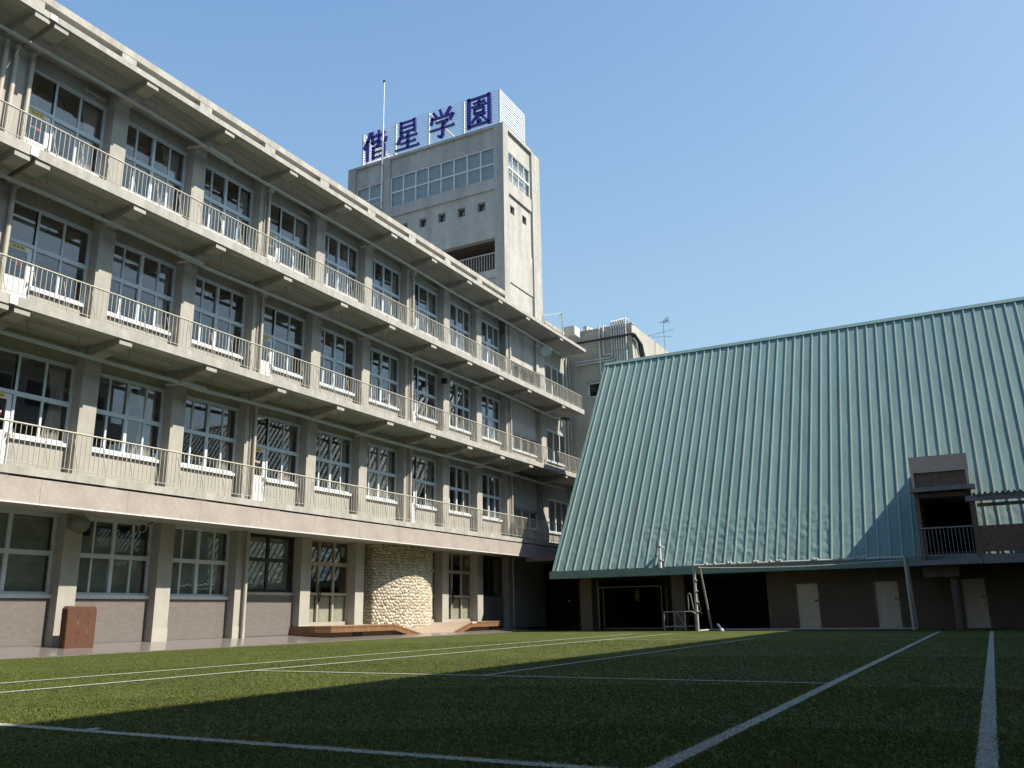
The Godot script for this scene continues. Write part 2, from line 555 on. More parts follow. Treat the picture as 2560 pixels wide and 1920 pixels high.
func upper_bay(b: Node, f: int, j: int, za: float, zb: float) -> void:
	var y0: float = FLOORS[f]
	var top: float = 16.08 if f == 2 else SLAB_BOTTOM[f + 1]
	box(b, "lintel", M.paint, Vector3(XW + 0.03, HEAD[f], zb), Vector3(XW - 0.15, top, za))
	var has_door: bool = j in [0, 3, 6]
	if not has_door:
		box(b, "spandrel", M.paint, Vector3(XW + 0.06, y0, zb), Vector3(XW - 0.12, SILL[f] - 0.1, za))
		window(b, XW, za, zb, SILL[f], HEAD[f], 4, MID[f], M.alu)
		return
	var zd := za - 0.88
	box(b, "spandrel", M.paint, Vector3(XW + 0.06, y0, zb), Vector3(XW - 0.12, SILL[f] - 0.1, zd - 0.05))
	window(b, XW, zd, zb, SILL[f], HEAD[f], 2, MID[f], M.alu, true, false)
	# door leaf with a transom light over it
	var st := nb()
	var ym: float = MID[f] - 0.04
	ab(st, Vector3(XW - 0.05, y0, zd), Vector3(XW + 0.05, HEAD[f], zd - 0.07))
	ab(st, Vector3(XW - 0.05, y0, za - 0.05), Vector3(XW + 0.05, HEAD[f], za))
	ab(st, Vector3(XW - 0.05, HEAD[f] - 0.06, zd), Vector3(XW + 0.05, HEAD[f], za - 0.05))
	ab(st, Vector3(XW - 0.05, ym, zd), Vector3(XW + 0.05, ym + 0.10, za - 0.05))
	var o := put(b, "door", st.commit(), M.alu)
	sheets(o, "transom_pane", Vector3(XW - 0.012, ym + 0.1, zd), Vector3(XW - 0.004, HEAD[f] - 0.06, za - 0.05))
	var lf := nb()
	var l0 := za - 0.06
	var l1 := zd + 0.01
	ab(lf, Vector3(XW - 0.02, y0 + 0.06, l1), Vector3(XW + 0.02, y0 + 1.15, l0))
	ab(lf, Vector3(XW - 0.02, ym - 0.16, l1), Vector3(XW + 0.02, ym - 0.01, l0))
	ab(lf, Vector3(XW - 0.02, y0 + 1.15, l1), Vector3(XW + 0.02, ym - 0.16, l1 + 0.13))
	ab(lf, Vector3(XW - 0.02, y0 + 1.15, l0 - 0.13), Vector3(XW + 0.02, ym - 0.16, l0))
	put(o, "door_leaf", lf.commit(), M.alu_white)
	sheets(o, "pane", Vector3(XW - 0.005, y0 + 1.15, l1 + 0.13), Vector3(XW + 0.003, ym - 0.16, l0 - 0.13))
	box(o, "handle", M.galv, Vector3(XW + 0.02, y0 + 1.0, l1 + 0.03), Vector3(XW + 0.07, y0 + 1.1, l1 + 0.06))
	box(o, "door_sign", M.yellow, Vector3(XW + 0.021, ym - 0.125, l1 + 0.2), Vector3(XW + 0.026, ym - 0.035, l0 - 0.2))
	var w := nb()
	for q in 3:
		var zc := (l0 + l1) * 0.5 + (1 - q) * 0.115
		ab(w, Vector3(XW + 0.026, ym - 0.105, zc - 0.035), Vector3(XW + 0.028, ym - 0.095, zc + 0.035))
		ab(w, Vector3(XW + 0.026, ym - 0.08, zc - 0.03), Vector3(XW + 0.028, ym - 0.07, zc + 0.03))
		ab(w, Vector3(XW + 0.026, ym - 0.115, zc - 0.006), Vector3(XW + 0.028, ym - 0.05, zc + 0.006))
	put(o, "sign_lettering", w.commit(), M.black)
	# safety notice on the door glass
	box(o, "notice", M.paint_white, Vector3(XW + 0.0035, ym - 0.52, l1 + 0.22), Vector3(XW + 0.006, ym - 0.46, l0 - 0.25))
	box(o, "notice", M.red_cloth, Vector3(XW + 0.0035, ym - 0.57, l1 + 0.22), Vector3(XW + 0.006, ym - 0.54, l0 - 0.42))

func upper_end_bays(b: Node, f: int) -> void:
	var y0: float = FLOORS[f]
	var top: float = 16.08 if f == 2 else SLAB_BOTTOM[f + 1]
	# bay with a pale panel over low windows
	var za := col_far(8)
	var zb := -42.57
	var hb := y0 + 1.85
	box(b, "wall_panel", M.paint_white, Vector3(XW + 0.1, hb, zb), Vector3(XW - 0.1, top - 0.15, za))
	box(b, "lintel", M.paint, Vector3(XW + 0.04, top - 0.15, zb), Vector3(XW - 0.1, top, za))
	window(b, XW, za, zb, y0 + 0.9, hb, 4, 0.0, M.alu)
	box(b, "spandrel", M.paint, Vector3(XW + 0.06, y0, zb), Vector3(XW - 0.12, y0 + 0.8, za))
	# last bay against the rear building
	za = -43.2
	zb = -47.4
	box(b, "lintel", M.paint, Vector3(XW + 0.04, y0 + 2.75, zb), Vector3(XW - 0.1, top, za))
	window(b, XW, za, -46.6, y0 + 0.9, y0 + 2.75, 4, 0.0, M.alu)
	box(b, "spandrel", M.paint, Vector3(XW + 0.06, y0, -46.6), Vector3(XW - 0.12, y0 + 0.8, za))
	box(b, "wall_panel", M.paint, Vector3(XW + 0.04, y0, zb), Vector3(XW - 0.1, y0 + 2.75, -46.6))
	pipe(b, "downpipe", M.pvc_beige, [Vector3(-21.25, y0, -46.75), Vector3(-21.25, top, -46.75)], 0.06)
	pipe(b, "downpipe", M.pvc_beige, [Vector3(-21.25, y0, -47.15), Vector3(-21.25, top, -47.15)], 0.05)

var balusters_left := 300
func railing(b: Node, f: int, zend: float) -> void:
	var y0: float = FLOORS[f]
	var y1: float = RAIL[f]
	var x := -19.78
	var rail_pts := [Vector3(x, y1, -2.0), Vector3(x, y1, zend)]
	var o := pipe(b, "balcony_railing", M.rail, rail_pts, 0.024, 8)
	pipe(o, "bottom_rail", M.rail, [Vector3(x, y0 + 0.11, -2.0), Vector3(x, y0 + 0.11, zend)], 0.010, 6)
	var bm := nb()
	tube(bm, [Vector3(0, 0, 0), Vector3(0, y1 - y0 - 0.11, 0)], 0.011, 6)
	var bmesh := bm.commit()
	var pm := nb()
	tube(pm, [Vector3(0, 0, 0), Vector3(0, y1 - y0, 0)], 0.014, 6)
	var pmesh := pm.commit()
	var sm := nb()
	tube(sm, [Vector3(0, (y1 - y0) * 0.82, -0.02), Vector3(0, (y1 - y0) * 0.86, -0.06), Vector3(0.0, 0.0, -0.26)], 0.012, 6)
	var smesh := sm.commit()
	var rest := nb()
	var z := -2.1
	var n := 0
	var single := 0
	while z > zend:
		if n % 6 == 0:
			put(o, "post", pmesh, M.rail, Vector3(x, y0, z))
			put(o, "stay", smesh, M.rail, Vector3(x, y0, z))
		elif z < -9.0 and single < 97:
			put(o, "baluster", bmesh, M.rail, Vector3(x, y0 + 0.11, z))
			single += 1
		else:
			rest.append_from(bmesh, 0, Transform3D(Basis(), Vector3(x, y0 + 0.11, z)))
		z -= 0.135
		n += 1
	var rs := put(o, "balusters", rest.commit(), M.rail)
	rs.set_meta("kind", "stuff")

func ground_floor(b: Node) -> void:
	for j in range(-2, 4):
		var za := col_far(j - 1)
		var zb := col_near(j)
		if j == -1:
			zb = -10.86
		var s0 := 1.6 if j == 3 else 1.44
		box(b, "tiled_wall", M.tile, Vector3(XW + 0.10, 0.1, zb), Vector3(XW - 0.1, s0 - 0.1, za))
		window(b, XW, za, zb, s0, 3.5, [2, 2, 2, 4, 4, 2][j + 2], 2.66 if j == 3 else 2.48, M.dark_frame if j == 3 else M.alu, j != 3)
		if j == 3:
			box(b, "ledge", M.paint, Vector3(XW + 0.12, s0 - 0.1, zb), Vector3(XW - 0.1, s0 - 0.004, za))
		var bl := box(b, "roller_blind", M.blind, Vector3(XW - 0.20, [1.5, 1.5, 1.5, 1.5, 1.5, 1.7][j + 2], zb + 0.05), Vector3(XW - 0.215, [3.3, 3.3, 3.4, 3.02, 3.4, 3.4][j + 2], za - 0.05))
		bl.set_meta("label", "grey green roller blind behind the ground-floor glass")
	# glazed entrances between columns 3-4 and 6-7, fixed glazing beside the cobbled drum
	entrance(b, 3, 4, true)
	entrance(b, 6, 7, true)
	entrance(b, 4, 6, false)
	# dark tiled bay at the end
	box(b, "tiled_wall", M.tile, Vector3(XW + 0.10, 0.1, -38.45), Vector3(XW - 0.1, 1.6, col_far(7)))
	window(b, XW, col_far(7), -38.45, 1.62, 3.5, 2, 0.0, M.dark_frame, false)
	box(b, "end_pier", M.paint_grey, Vector3(XC, 0.1, -43.2), Vector3(XC - 0.6, 3.5, -38.96))
	box(b, "tiled_wall", M.tile, Vector3(XW + 0.10, 0.1, -47.4), Vector3(XW - 0.1, 3.5, -43.2))

func entrance(b: Node, k0: int, k1: int, doors: bool, xw := XW) -> void:
	var za := col_far(k0)
	var zb := col_near(k1)
	var y0 := 0.47
	var st := nb()
	ab(st, Vector3(xw - 0.05, y0, zb), Vector3(xw + 0.05, y0 + 0.12, za))
	ab(st, Vector3(xw - 0.04, 1.52, zb), Vector3(xw + 0.05, 1.62, za))
	ab(st, Vector3(xw - 0.05, 2.58, zb), Vector3(xw + 0.05, 2.72, za))
	ab(st, Vector3(xw - 0.05, 3.44, zb), Vector3(xw + 0.05, 3.5, za))
	var n := 3 if doors else 6
	var step := (za - zb) / n
	for i in n + 1:
		var z := za - step * i
		ab(st, Vector3(xw - 0.045, y0 + 0.12, z - 0.045), Vector3(xw + 0.045, 3.44, z + 0.045))
	var o := put(b, "entrance_glazing", st.commit(), M.bronze)
	for i in n:
		for r in [[y0 + 0.12, 1.52], [1.62, 2.58], [2.72, 3.44]]:
			sheets(o, "pane", Vector3(xw - 0.012, r[0], za - step * (i + 1) + 0.04), Vector3(xw - 0.004, r[1], za - step * i - 0.04))
	if doors:
		for i in 3:
			box(o, "lower_screen", M.blind_pale, Vector3(xw - 0.07, y0 + 0.1, za - step * (i + 1) + 0.07), Vector3(xw - 0.08, 1.5, za - step * i - (0.07 if i != 1 else 0.2)))
		var pts := []
		for q in 20:
			var a := TAU * q / 20.0
			var wz := 0.085 * sin(a) * (0.55 + 0.45 * cos(a * 0.5) * cos(a * 0.5))
			pts.append(Vector3(xw + 0.08, 1.62 + 0.33 * cos(a), za - step + wz - 0.02))
		var lp := nb()
		tube(lp, pts, 0.018, 6, true)
		put(o, "door_handle", lp.commit(), M.black)
		var lp2 := nb()
		tube(lp2, [Vector3(xw + 0.05, 1.30, za - step - 0.02), Vector3(xw + 0.08, 1.30, za - step - 0.02)], 0.02, 6)
		put(o, "handle_bolt", lp2.commit(), M.black)
		box(o, "notice", M.dish, Vector3(xw - 0.002, 2.95, zb + 0.2), Vector3(xw + 0.002, 3.3, zb + 0.42))

# ---------------------------------------------------------------- things hung on or standing at the school building
func curtains() -> void:
	var small := [curtain_mesh(0.55, 2.15, 3), curtain_mesh(0.7, 2.15, 4), curtain_mesh(0.42, 2.15, 5)]
	var full := curtain_mesh(2.3, 2.15, 8)
	var plan := {2: {0: 0, 1: 1, 2: 2, 3: 0, 4: 1, 5: 2, 6: 0, 7: 1, 8: 2}, 1: {1: 2, 5: 2, 7: 1, 8: 0}, 0: {0: 0, 1: 1, 2: 0, 3: 1, 4: 0, 5: 9, 6: 2, 7: 0, 8: 1}}
	for f in plan:
		for j in plan[f]:
			var v: int = plan[f][j]
			var zb := col_near(j)
			var o: MeshInstance3D
			var at := "%s classroom window" % FLOOR_WORD[f]
			var w: String = ORD[j + 1]
			if v == 9:
				o = put(self, "curtain", full, M.curtain, Vector3(XW - 0.16, SILL[f] + 0.03, col_far(j - 1) - 0.1))
				tag(o, "pale curtain drawn right across the %s %s from the left" % [w, at], "curtain", "classroom curtains")
			else:
				o = put(self, "curtain", small[v], M.curtain, Vector3(XW - 0.16, SILL[f] + 0.03, zb + [0.68, 0.85, 0.52][v]))
				tag(o, "pale curtain bunched at the right of the %s %s from the left" % [w, at], "curtain", "classroom curtains")

func fixtures() -> void:
	# ground-floor floodlight and loudspeaker
	var a := thing("floodlight", "large grey oval floodlight under the canopy above the red stone", "lamp", "wall lamps")
	a.position = Vector3(-20.62, 3.2, -14.50)
	var st := nb()
	disc(st, Vector3.ZERO, Vector3(1, -0.25, 0.3), [Vector2(0.05, -0.2), Vector2(0.14, -0.1), Vector2(0.23, 0.03), Vector2(0.24, 0.06)])
	put(a, "reflector", st.commit(), M.galv)
	st = nb()
	disc(st, Vector3.ZERO, Vector3(1, -0.25, 0.3), [Vector2(0.23, 0.045), Vector2(0.12, 0.065), Vector2(0.0, 0.07)])
	put(a, "lens", st.commit(), M.lamp_glass)
	st = nb()
	ab(st, Vector3(-0.38, -0.12, -0.1), Vector3(-0.16, 0.12, 0.1))
	put(a, "ballast_box", st.commit(), M.steel_grey)
	var s := thing("loudspeaker", "small round black loudspeaker at the top right of a ground-floor window", "speaker")
	s.position = Vector3(-21.0, 3.29, -16.73)
	st = nb()
	disc(st, Vector3.ZERO, Vector3(1, -0.1, 0.2), [Vector2(0.05, -0.12), Vector2(0.12, 0.0), Vector2(0.125, 0.02), Vector2(0.10, 0.02)])
	put(s, "housing", st.commit(), M.pvc_beige)
	st = nb()
	disc(st, Vector3.ZERO, Vector3(1, -0.1, 0.2), [Vector2(0.10, 0.012), Vector2(0.0, 0.005)])
	put(s, "cone", st.commit(), M.black)
	bar_part(s, "arm", M.black, Vector3(-0.1, 0.02, 0), Vector3(0.0, 0.2, -0.35), 0.03)
	# third-floor floodlight
	var l := thing("floodlight", "small round floodlight on a dark bracket at the third-floor column", "lamp", "wall lamps")
	l.position = Vector3(-20.55, 11.07, -32.35)
	st = nb()
	disc(st, Vector3.ZERO, Vector3(1, -0.3, -0.2), [Vector2(0.05, -0.16), Vector2(0.11, -0.06), Vector2(0.15, 0.04), Vector2(0.15, 0.06)])
	put(l, "reflector", st.commit(), M.galv)
	st = nb()
	disc(st, Vector3.ZERO, Vector3(1, -0.3, -0.2), [Vector2(0.15, 0.05), Vector2(0.0, 0.07)])
	put(l, "lens", st.commit(), M.paint_white)
	st = nb()
	ab(st, Vector3(-0.44, 0.0, 0.04), Vector3(-0.16, 0.26, 0.14))
	put(l, "bracket", st.commit(), M.black)
	# top-floor dish
	var d := thing("satellite_dish", "round pale green dish fixed to the last top-floor column", "dish")
	d.position = Vector3(-20.35, 15.17, -42.15)
	st = nb()
	disc(st, Vector3.ZERO, Vector3(0.30, -0.12, 0.95), [Vector2(0.30, 0.05), Vector2(0.24, 0.0), Vector2(0.12, -0.04), Vector2(0.0, -0.05)], 24)
	disc(st, Vector3.ZERO, Vector3(0.30, -0.12, 0.95), [Vector2(0.30, 0.05), Vector2(0.305, 0.04), Vector2(0.24, -0.015), Vector2(0.12, -0.055), Vector2(0.0, -0.065)], 24)
	put(d, "reflector", st.commit(), M.dish)
	bar_part(d, "mount", M.galv, Vector3(-0.05, -0.02, -0.05), Vector3(-0.65, -0.05, -0.45), 0.05)
	bar_part(d, "feed_arm", M.galv, Vector3(0.05, -0.28, 0.05), Vector3(0.3, -0.1, 0.3), 0.02)
	# steel frame on the roof
	var r := thing("roof_frame", "thin pale green steel frame standing on the roof edge beside the tower", "frame")
	var P := [Vector3(-20.1, 16.45, -41.3), Vector3(-20.1, 17.02, -41.3), Vector3(-20.1, 17.98, -43.9), Vector3(-20.1, 16.45, -43.9)]
	bar_part(r, "post", M.green_steel, P[0], P[1], 0.05)
	bar_part(r, "post", M.green_steel, P[3], P[2], 0.05)
	bar_part(r, "top_bar", M.green_steel, P[1], P[2], 0.045)
	bar_part(r, "brace", M.green_steel, P[2], Vector3(-20.9, 16.5, -43.2), 0.045)
	bar_part(r, "top_bar", M.green_steel, P[2], Vector3(-20.9, 17.7, -43.0), 0.04)

func bar_part(parent: Node, called: String, m: Material, a: Vector3, b: Vector3, w: float) -> MeshInstance3D:
	var st := nb()
	bar(st, a, b, w, w)
	return put(parent, called, st.commit(), m)

func monument() -> void:
	var t := thing("monument_stone", "rough red brown granite slab with carved characters before the school wall", "monument")
	t.position = Vector3(-20.2, 0.10, -14.56)
	t.scale = Vector3(1.06, 1.06, 1.06)
	# rounded slab, front facing +x
	var prof := []
	var w := 0.39
	var h := 0.97
	for q in 9:
		var a := PI * 0.5 * q / 8.0
		prof.append(Vector2(w - 0.09 + 0.09 * sin(a + 0.0) if q > 8 else w - 0.09 + 0.09 * cos(PI * 0.5 - a), 0.0))
	prof.clear()
	prof.append(Vector2(-w, 0))
	prof.append(Vector2(w, 0))
	for q in 7:
		var a := PI * 0.5 * q / 6.0
		prof.append(Vector2(w - 0.09 + 0.09 * cos(a), h - 0.09 + 0.09 * sin(a)))
	for q in 7:
		var a := PI * 0.5 + PI * 0.5 * q / 6.0
		prof.append(Vector2(-w + 0.09 + 0.09 * cos(a), h - 0.09 + 0.09 * sin(a)))
	var r := RandomNumberGenerator.new()
	r.seed = 9
	var rough := []
	for i in prof.size():
		rough.append(prof[i] + Vector2(r.randf() - 0.5, r.randf() - 0.5) * 0.016)
	var st := nb()
	# front ring bevelled in by 2 cm
	var ring := [[], [], [], []]
	for p in rough:
		var c := Vector2(0, h * 0.5)
		var q2: Vector2 = c + (p - c) * 0.96
		ring[0].append(Vector3(0.0, q2.y, -q2.x))
		ring[1].append(Vector3(-0.025, p.y, -p.x))
		ring[2].append(Vector3(-0.21, p.y, -p.x))
		ring[3].append(Vector3(-0.23, q2.y, -q2.x))
	for k in 3:
		for i in rough.size():
			var j := (i + 1) % rough.size()
			quad(st, ring[k][i], ring[k + 1][i], ring[k + 1][j], ring[k][j])
	for i in range(1, rough.size() - 1):
		tri(st, ring[0][0], ring[0][i], ring[0][i + 1])
		tri(st, ring[3][0], ring[3][i + 1], ring[3][i])
	put(t, "slab", st.commit(), M.granite)
	# carved characters, two columns: worn strokes a few millimetres deep, seen as pale and dark cuts
	var n := 0
	for col in 2:
		for row in (4 if col == 0 else 4):
			var cz := -0.17 if col == 0 else 0.10
			var cy := 0.78 - row * 0.185 - col * 0.02
			var cs := nb()
			for k in 6:
				var a := Vector2((r.randf() - 0.5) * 0.09, (r.randf() - 0.5) * 0.11)
				var d := Vector2(0.06, 0.01) if k % 2 else Vector2(0.012 * (r.randf() - 0.3), 0.07)
				bar(cs, Vector3(0.0012, cy + a.y - d.y * 0.5, cz + a.x - d.x * 0.5), Vector3(0.0005, cy + a.y + d.y * 0.5, cz + a.x + d.x * 0.5), 0.006, 0.004)
			put(t, "carved_character", cs.commit(), M.granite_cut if n % 3 == 2 else M.wood_dark)
			n += 1

func platform() -> void:
	var t := thing("entrance_platform", "low brown wooden entrance platform with a central ramp before the doors", "platform")
	var zs := []
	var z := -23.3
	while z > -35.1:
		zs.append(z)
		z -= 0.25
	zs.append(-35.1)
	var front := func(zz: float) -> float:
		var d := -23.3 - zz
		if d < 0.55:
			return -19.6 - 0.55 + sqrt(maxf(0.0, 0.55 * 0.55 - (0.55 - d) * (0.55 - d)))
		return -19.6
	var dip := func(x: float, zz: float) -> float:
		var w := 0.0
		if zz <= -27.05 and zz >= -32.57:
			w = clampf(minf((-27.05 - zz) / 2.0, (zz + 32.57) / 1.67), 0.0, 1.0)
		return 0.47 - 0.43 * w * clampf((x + 21.1) / 1.5, 0.0, 1.0)
	var st := nb()
	var fa := nb()
	var gr := nb()
	var ba := nb()
	for i in zs.size() - 1:
		var a: float = zs[i]
		var c: float = zs[i + 1]
		for k in 8:
			var q := []
			for e in [[a, k], [c, k], [c, k + 1], [a, k + 1]]:
				var x: float = lerpf(-21.42, front.call(e[0]), e[1] / 8.0)
				q.append(Vector3(x, dip.call(x, e[0]), e[0]))
			quad(st, q[0], q[1], q[2], q[3])
		var xa: float = front.call(a)
		var xc: float = front.call(c)
		var ya: float = dip.call(xa, a)
		var yc: float = dip.call(xc, c)
		# fascia in two boards with a groove between them, base board set back
		for l in [[0.0, 0.06, 0.0, fa], [0.06, 0.075, 0.015, gr], [0.075, 0.22, 0.0, fa], [0.22, 0.5, 0.16, ba]]:
			var sa := Vector3(-l[2], 0, 0)
			quad(l[3], Vector3(xa, ya - l[0], a) + sa, Vector3(xc, yc - l[0], c) + sa, Vector3(xc, yc - l[1], c) + sa, Vector3(xa, ya - l[1], a) + sa)
		quad(gr, Vector3(xa, ya - 0.22, a), Vector3(xc, yc - 0.22, c), Vector3(xc - 0.2, yc - 0.22, c), Vector3(xa - 0.2, ya - 0.22, a))
	for zz in [-23.3, -35.1]:
		ab(fa, Vector3(-21.42, 0.25, zz - 0.01), Vector3(-20.15 if zz > -30 else -19.6, 0.469, zz + 0.01))
		ab(ba, Vector3(-21.42, 0.0, zz - 0.01), Vector3(-20.3 if zz > -30 else -19.8, 0.25, zz + 0.01))
	put(t, "deck", st.commit(), M.deck)
	put(t, "fascia_board", fa.commit(), M.wood)
	put(t, "shadow_gap", gr.commit(), M.wood_dark)
	put(t, "base_board", ba.commit(), M.wood)
	box(t, "vent", M.black, Vector3(-19.74, 0.08, -25.3), Vector3(-19.79, 0.22, -24.8))
	box(t, "vent", M.black, Vector3(-19.74, 0.08, -34.6), Vector3(-19.79, 0.22, -34.3))
	box(t, "name_plate", M.paint_white, Vector3(-19.597, 0.40, -32.95), Vector3(-19.585, 0.46, -32.6))

# cobbled bow wall: voronoi cells on a bowed front with two short returns, inset and domed
const BOW_R := 4.4
const BOW_A := 0.485
const BOW_SIDE := 0.42
const BOW_C := Vector3(-24.9, 0, -29.55)
func bow(u: float, y: float, d: float) -> Vector3:
	var arc := BOW_R * BOW_A * 2.0
	if u < BOW_SIDE or u > BOW_SIDE + arc:
		var e := 1.0 if u < BOW_SIDE else -1.0
		var back := BOW_SIDE - u if u < BOW_SIDE else u - BOW_SIDE - arc
		return BOW_C + Vector3(BOW_R * cos(BOW_A) - back, y, e * (BOW_R * sin(BOW_A) + d))
	var an := BOW_A - (u - BOW_SIDE) / BOW_R
	return BOW_C + Vector3((BOW_R + d) * cos(an), y, (BOW_R + d) * sin(an))

func cobble_wall() -> void:
	var t := thing("cobbled_wall", "bowed wall faced with cream river cobbles between the two entrances", "wall")
	t.set_meta("kind", "thing")
	var H0 := 0.1
	var H1 := 3.5
	var W := BOW_R * BOW_A * 2.0 + BOW_SIDE * 2.0
	var st := nb()
	for k in 60:
		quad(st, bow(W * k / 60.0, H0, 0.0), bow(W * (k + 1) / 60.0, H0, 0.0), bow(W * (k + 1) / 60.0, H1, 0.0), bow(W * k / 60.0, H1, 0.0))
	put(t, "core", st.commit(), M.mortar)
	var r := RandomNumberGenerator.new()
	r.seed = 21
	var pts := []
	var s := 0.135
	var row := 0
	var v := H0 + 0.05
	while v < H1:
		var u := (s * 0.5 if row % 2 else 0.0)
		while u < W:
			pts.append(Vector2(u + (r.randf() - 0.5) * s * 0.62, v + (r.randf() - 0.5) * s * 0.62))
			u += s
		v += s * 0.86
		row += 1
	var rest := [nb(), nb(), nb(), nb(), nb()]
	var cells := []
	for p in pts:
		var poly := [p + Vector2(-0.1, -0.11), p + Vector2(0.1, -0.11), p + Vector2(0.1, 0.11), p + Vector2(-0.1, 0.11)]
		for q in pts:
			if q == p or absf(q.x - p.x) > 0.32 or absf(q.y - p.y) > 0.32:
				continue
			var mid: Vector2 = (p + q) * 0.5
			var n: Vector2 = (q - p).normalized()
			mid -= n * 0.006
			var out := []
			for i in poly.size():
				var A: Vector2 = poly[i]
				var B: Vector2 = poly[(i + 1) % poly.size()]
				var da := (A - mid).dot(n)
				var db := (B - mid).dot(n)
				if da <= 0.0:
					out.append(A)
				if (da < 0.0) != (db < 0.0):
					out.append(A.lerp(B, da / (da - db)))
			poly = out
		if poly.size() < 3:
			continue
		var ch := []
		for i in poly.size():
			var A: Vector2 = poly[i]
			var B: Vector2 = poly[(i + 1) % poly.size()]
			ch.append(A.lerp(B, 0.28))
			ch.append(A.lerp(B, 0.72))
		cells.append([p, ch])
	# the 300 that show largest: facing the camera and in the sunlit band
	cells.sort_custom(func(x, y): return absf(x[0].x - W * 0.42) * 0.8 + absf(x[0].y - 1.3) < absf(y[0].x - W * 0.42) * 0.8 + absf(y[0].y - 1.3))
	for i in cells.size():
		var p: Vector2 = cells[i][0]
		var ch: Array = cells[i][1]
		var bulge := 0.028 + r.randf() * 0.018
		var tone := r.randi() % 5
		var ss: SurfaceTool = nb() if i < 300 else rest[tone]
		var on := func(q: Vector2, d: float) -> Vector3:
			return bow(q.x, q.y, d)
		var n := ch.size()
		var rings := []
		for lv in [[1.0, 0.0], [0.86, 0.72], [0.5, 1.0]]:
			var rg := []
			for q in ch:
				rg.append(on.call(p + (q - p) * lv[0], bulge * lv[1]))
			rings.append(rg)
		var top: Vector3 = on.call(p, bulge * 1.04)
		var cen: Vector3 = on.call(p, -0.05)
		for lv in 2:
			for k in n:
				var k2 := (k + 1) % n
				for e in [rings[lv][k], rings[lv + 1][k2], rings[lv][k2], rings[lv][k], rings[lv + 1][k], rings[lv + 1][k2]]:
					ss.set_normal((e - cen).normalized() * 0.75 + (top - cen).normalized() * 0.25)
					ss.add_vertex(e)
		for k in n:
			for e in [rings[2][k], top, rings[2][(k + 1) % n]]:
				ss.set_normal((e - cen).normalized())
				ss.add_vertex(e)
		if i < 300:
			put(t, "cobble", ss.commit(), M["cobble%d" % tone])
	for k in 5:
		var o := put(t, "cobbles", rest[k].commit(), M["cobble%d" % k])
		o.set_meta("kind", "stuff")

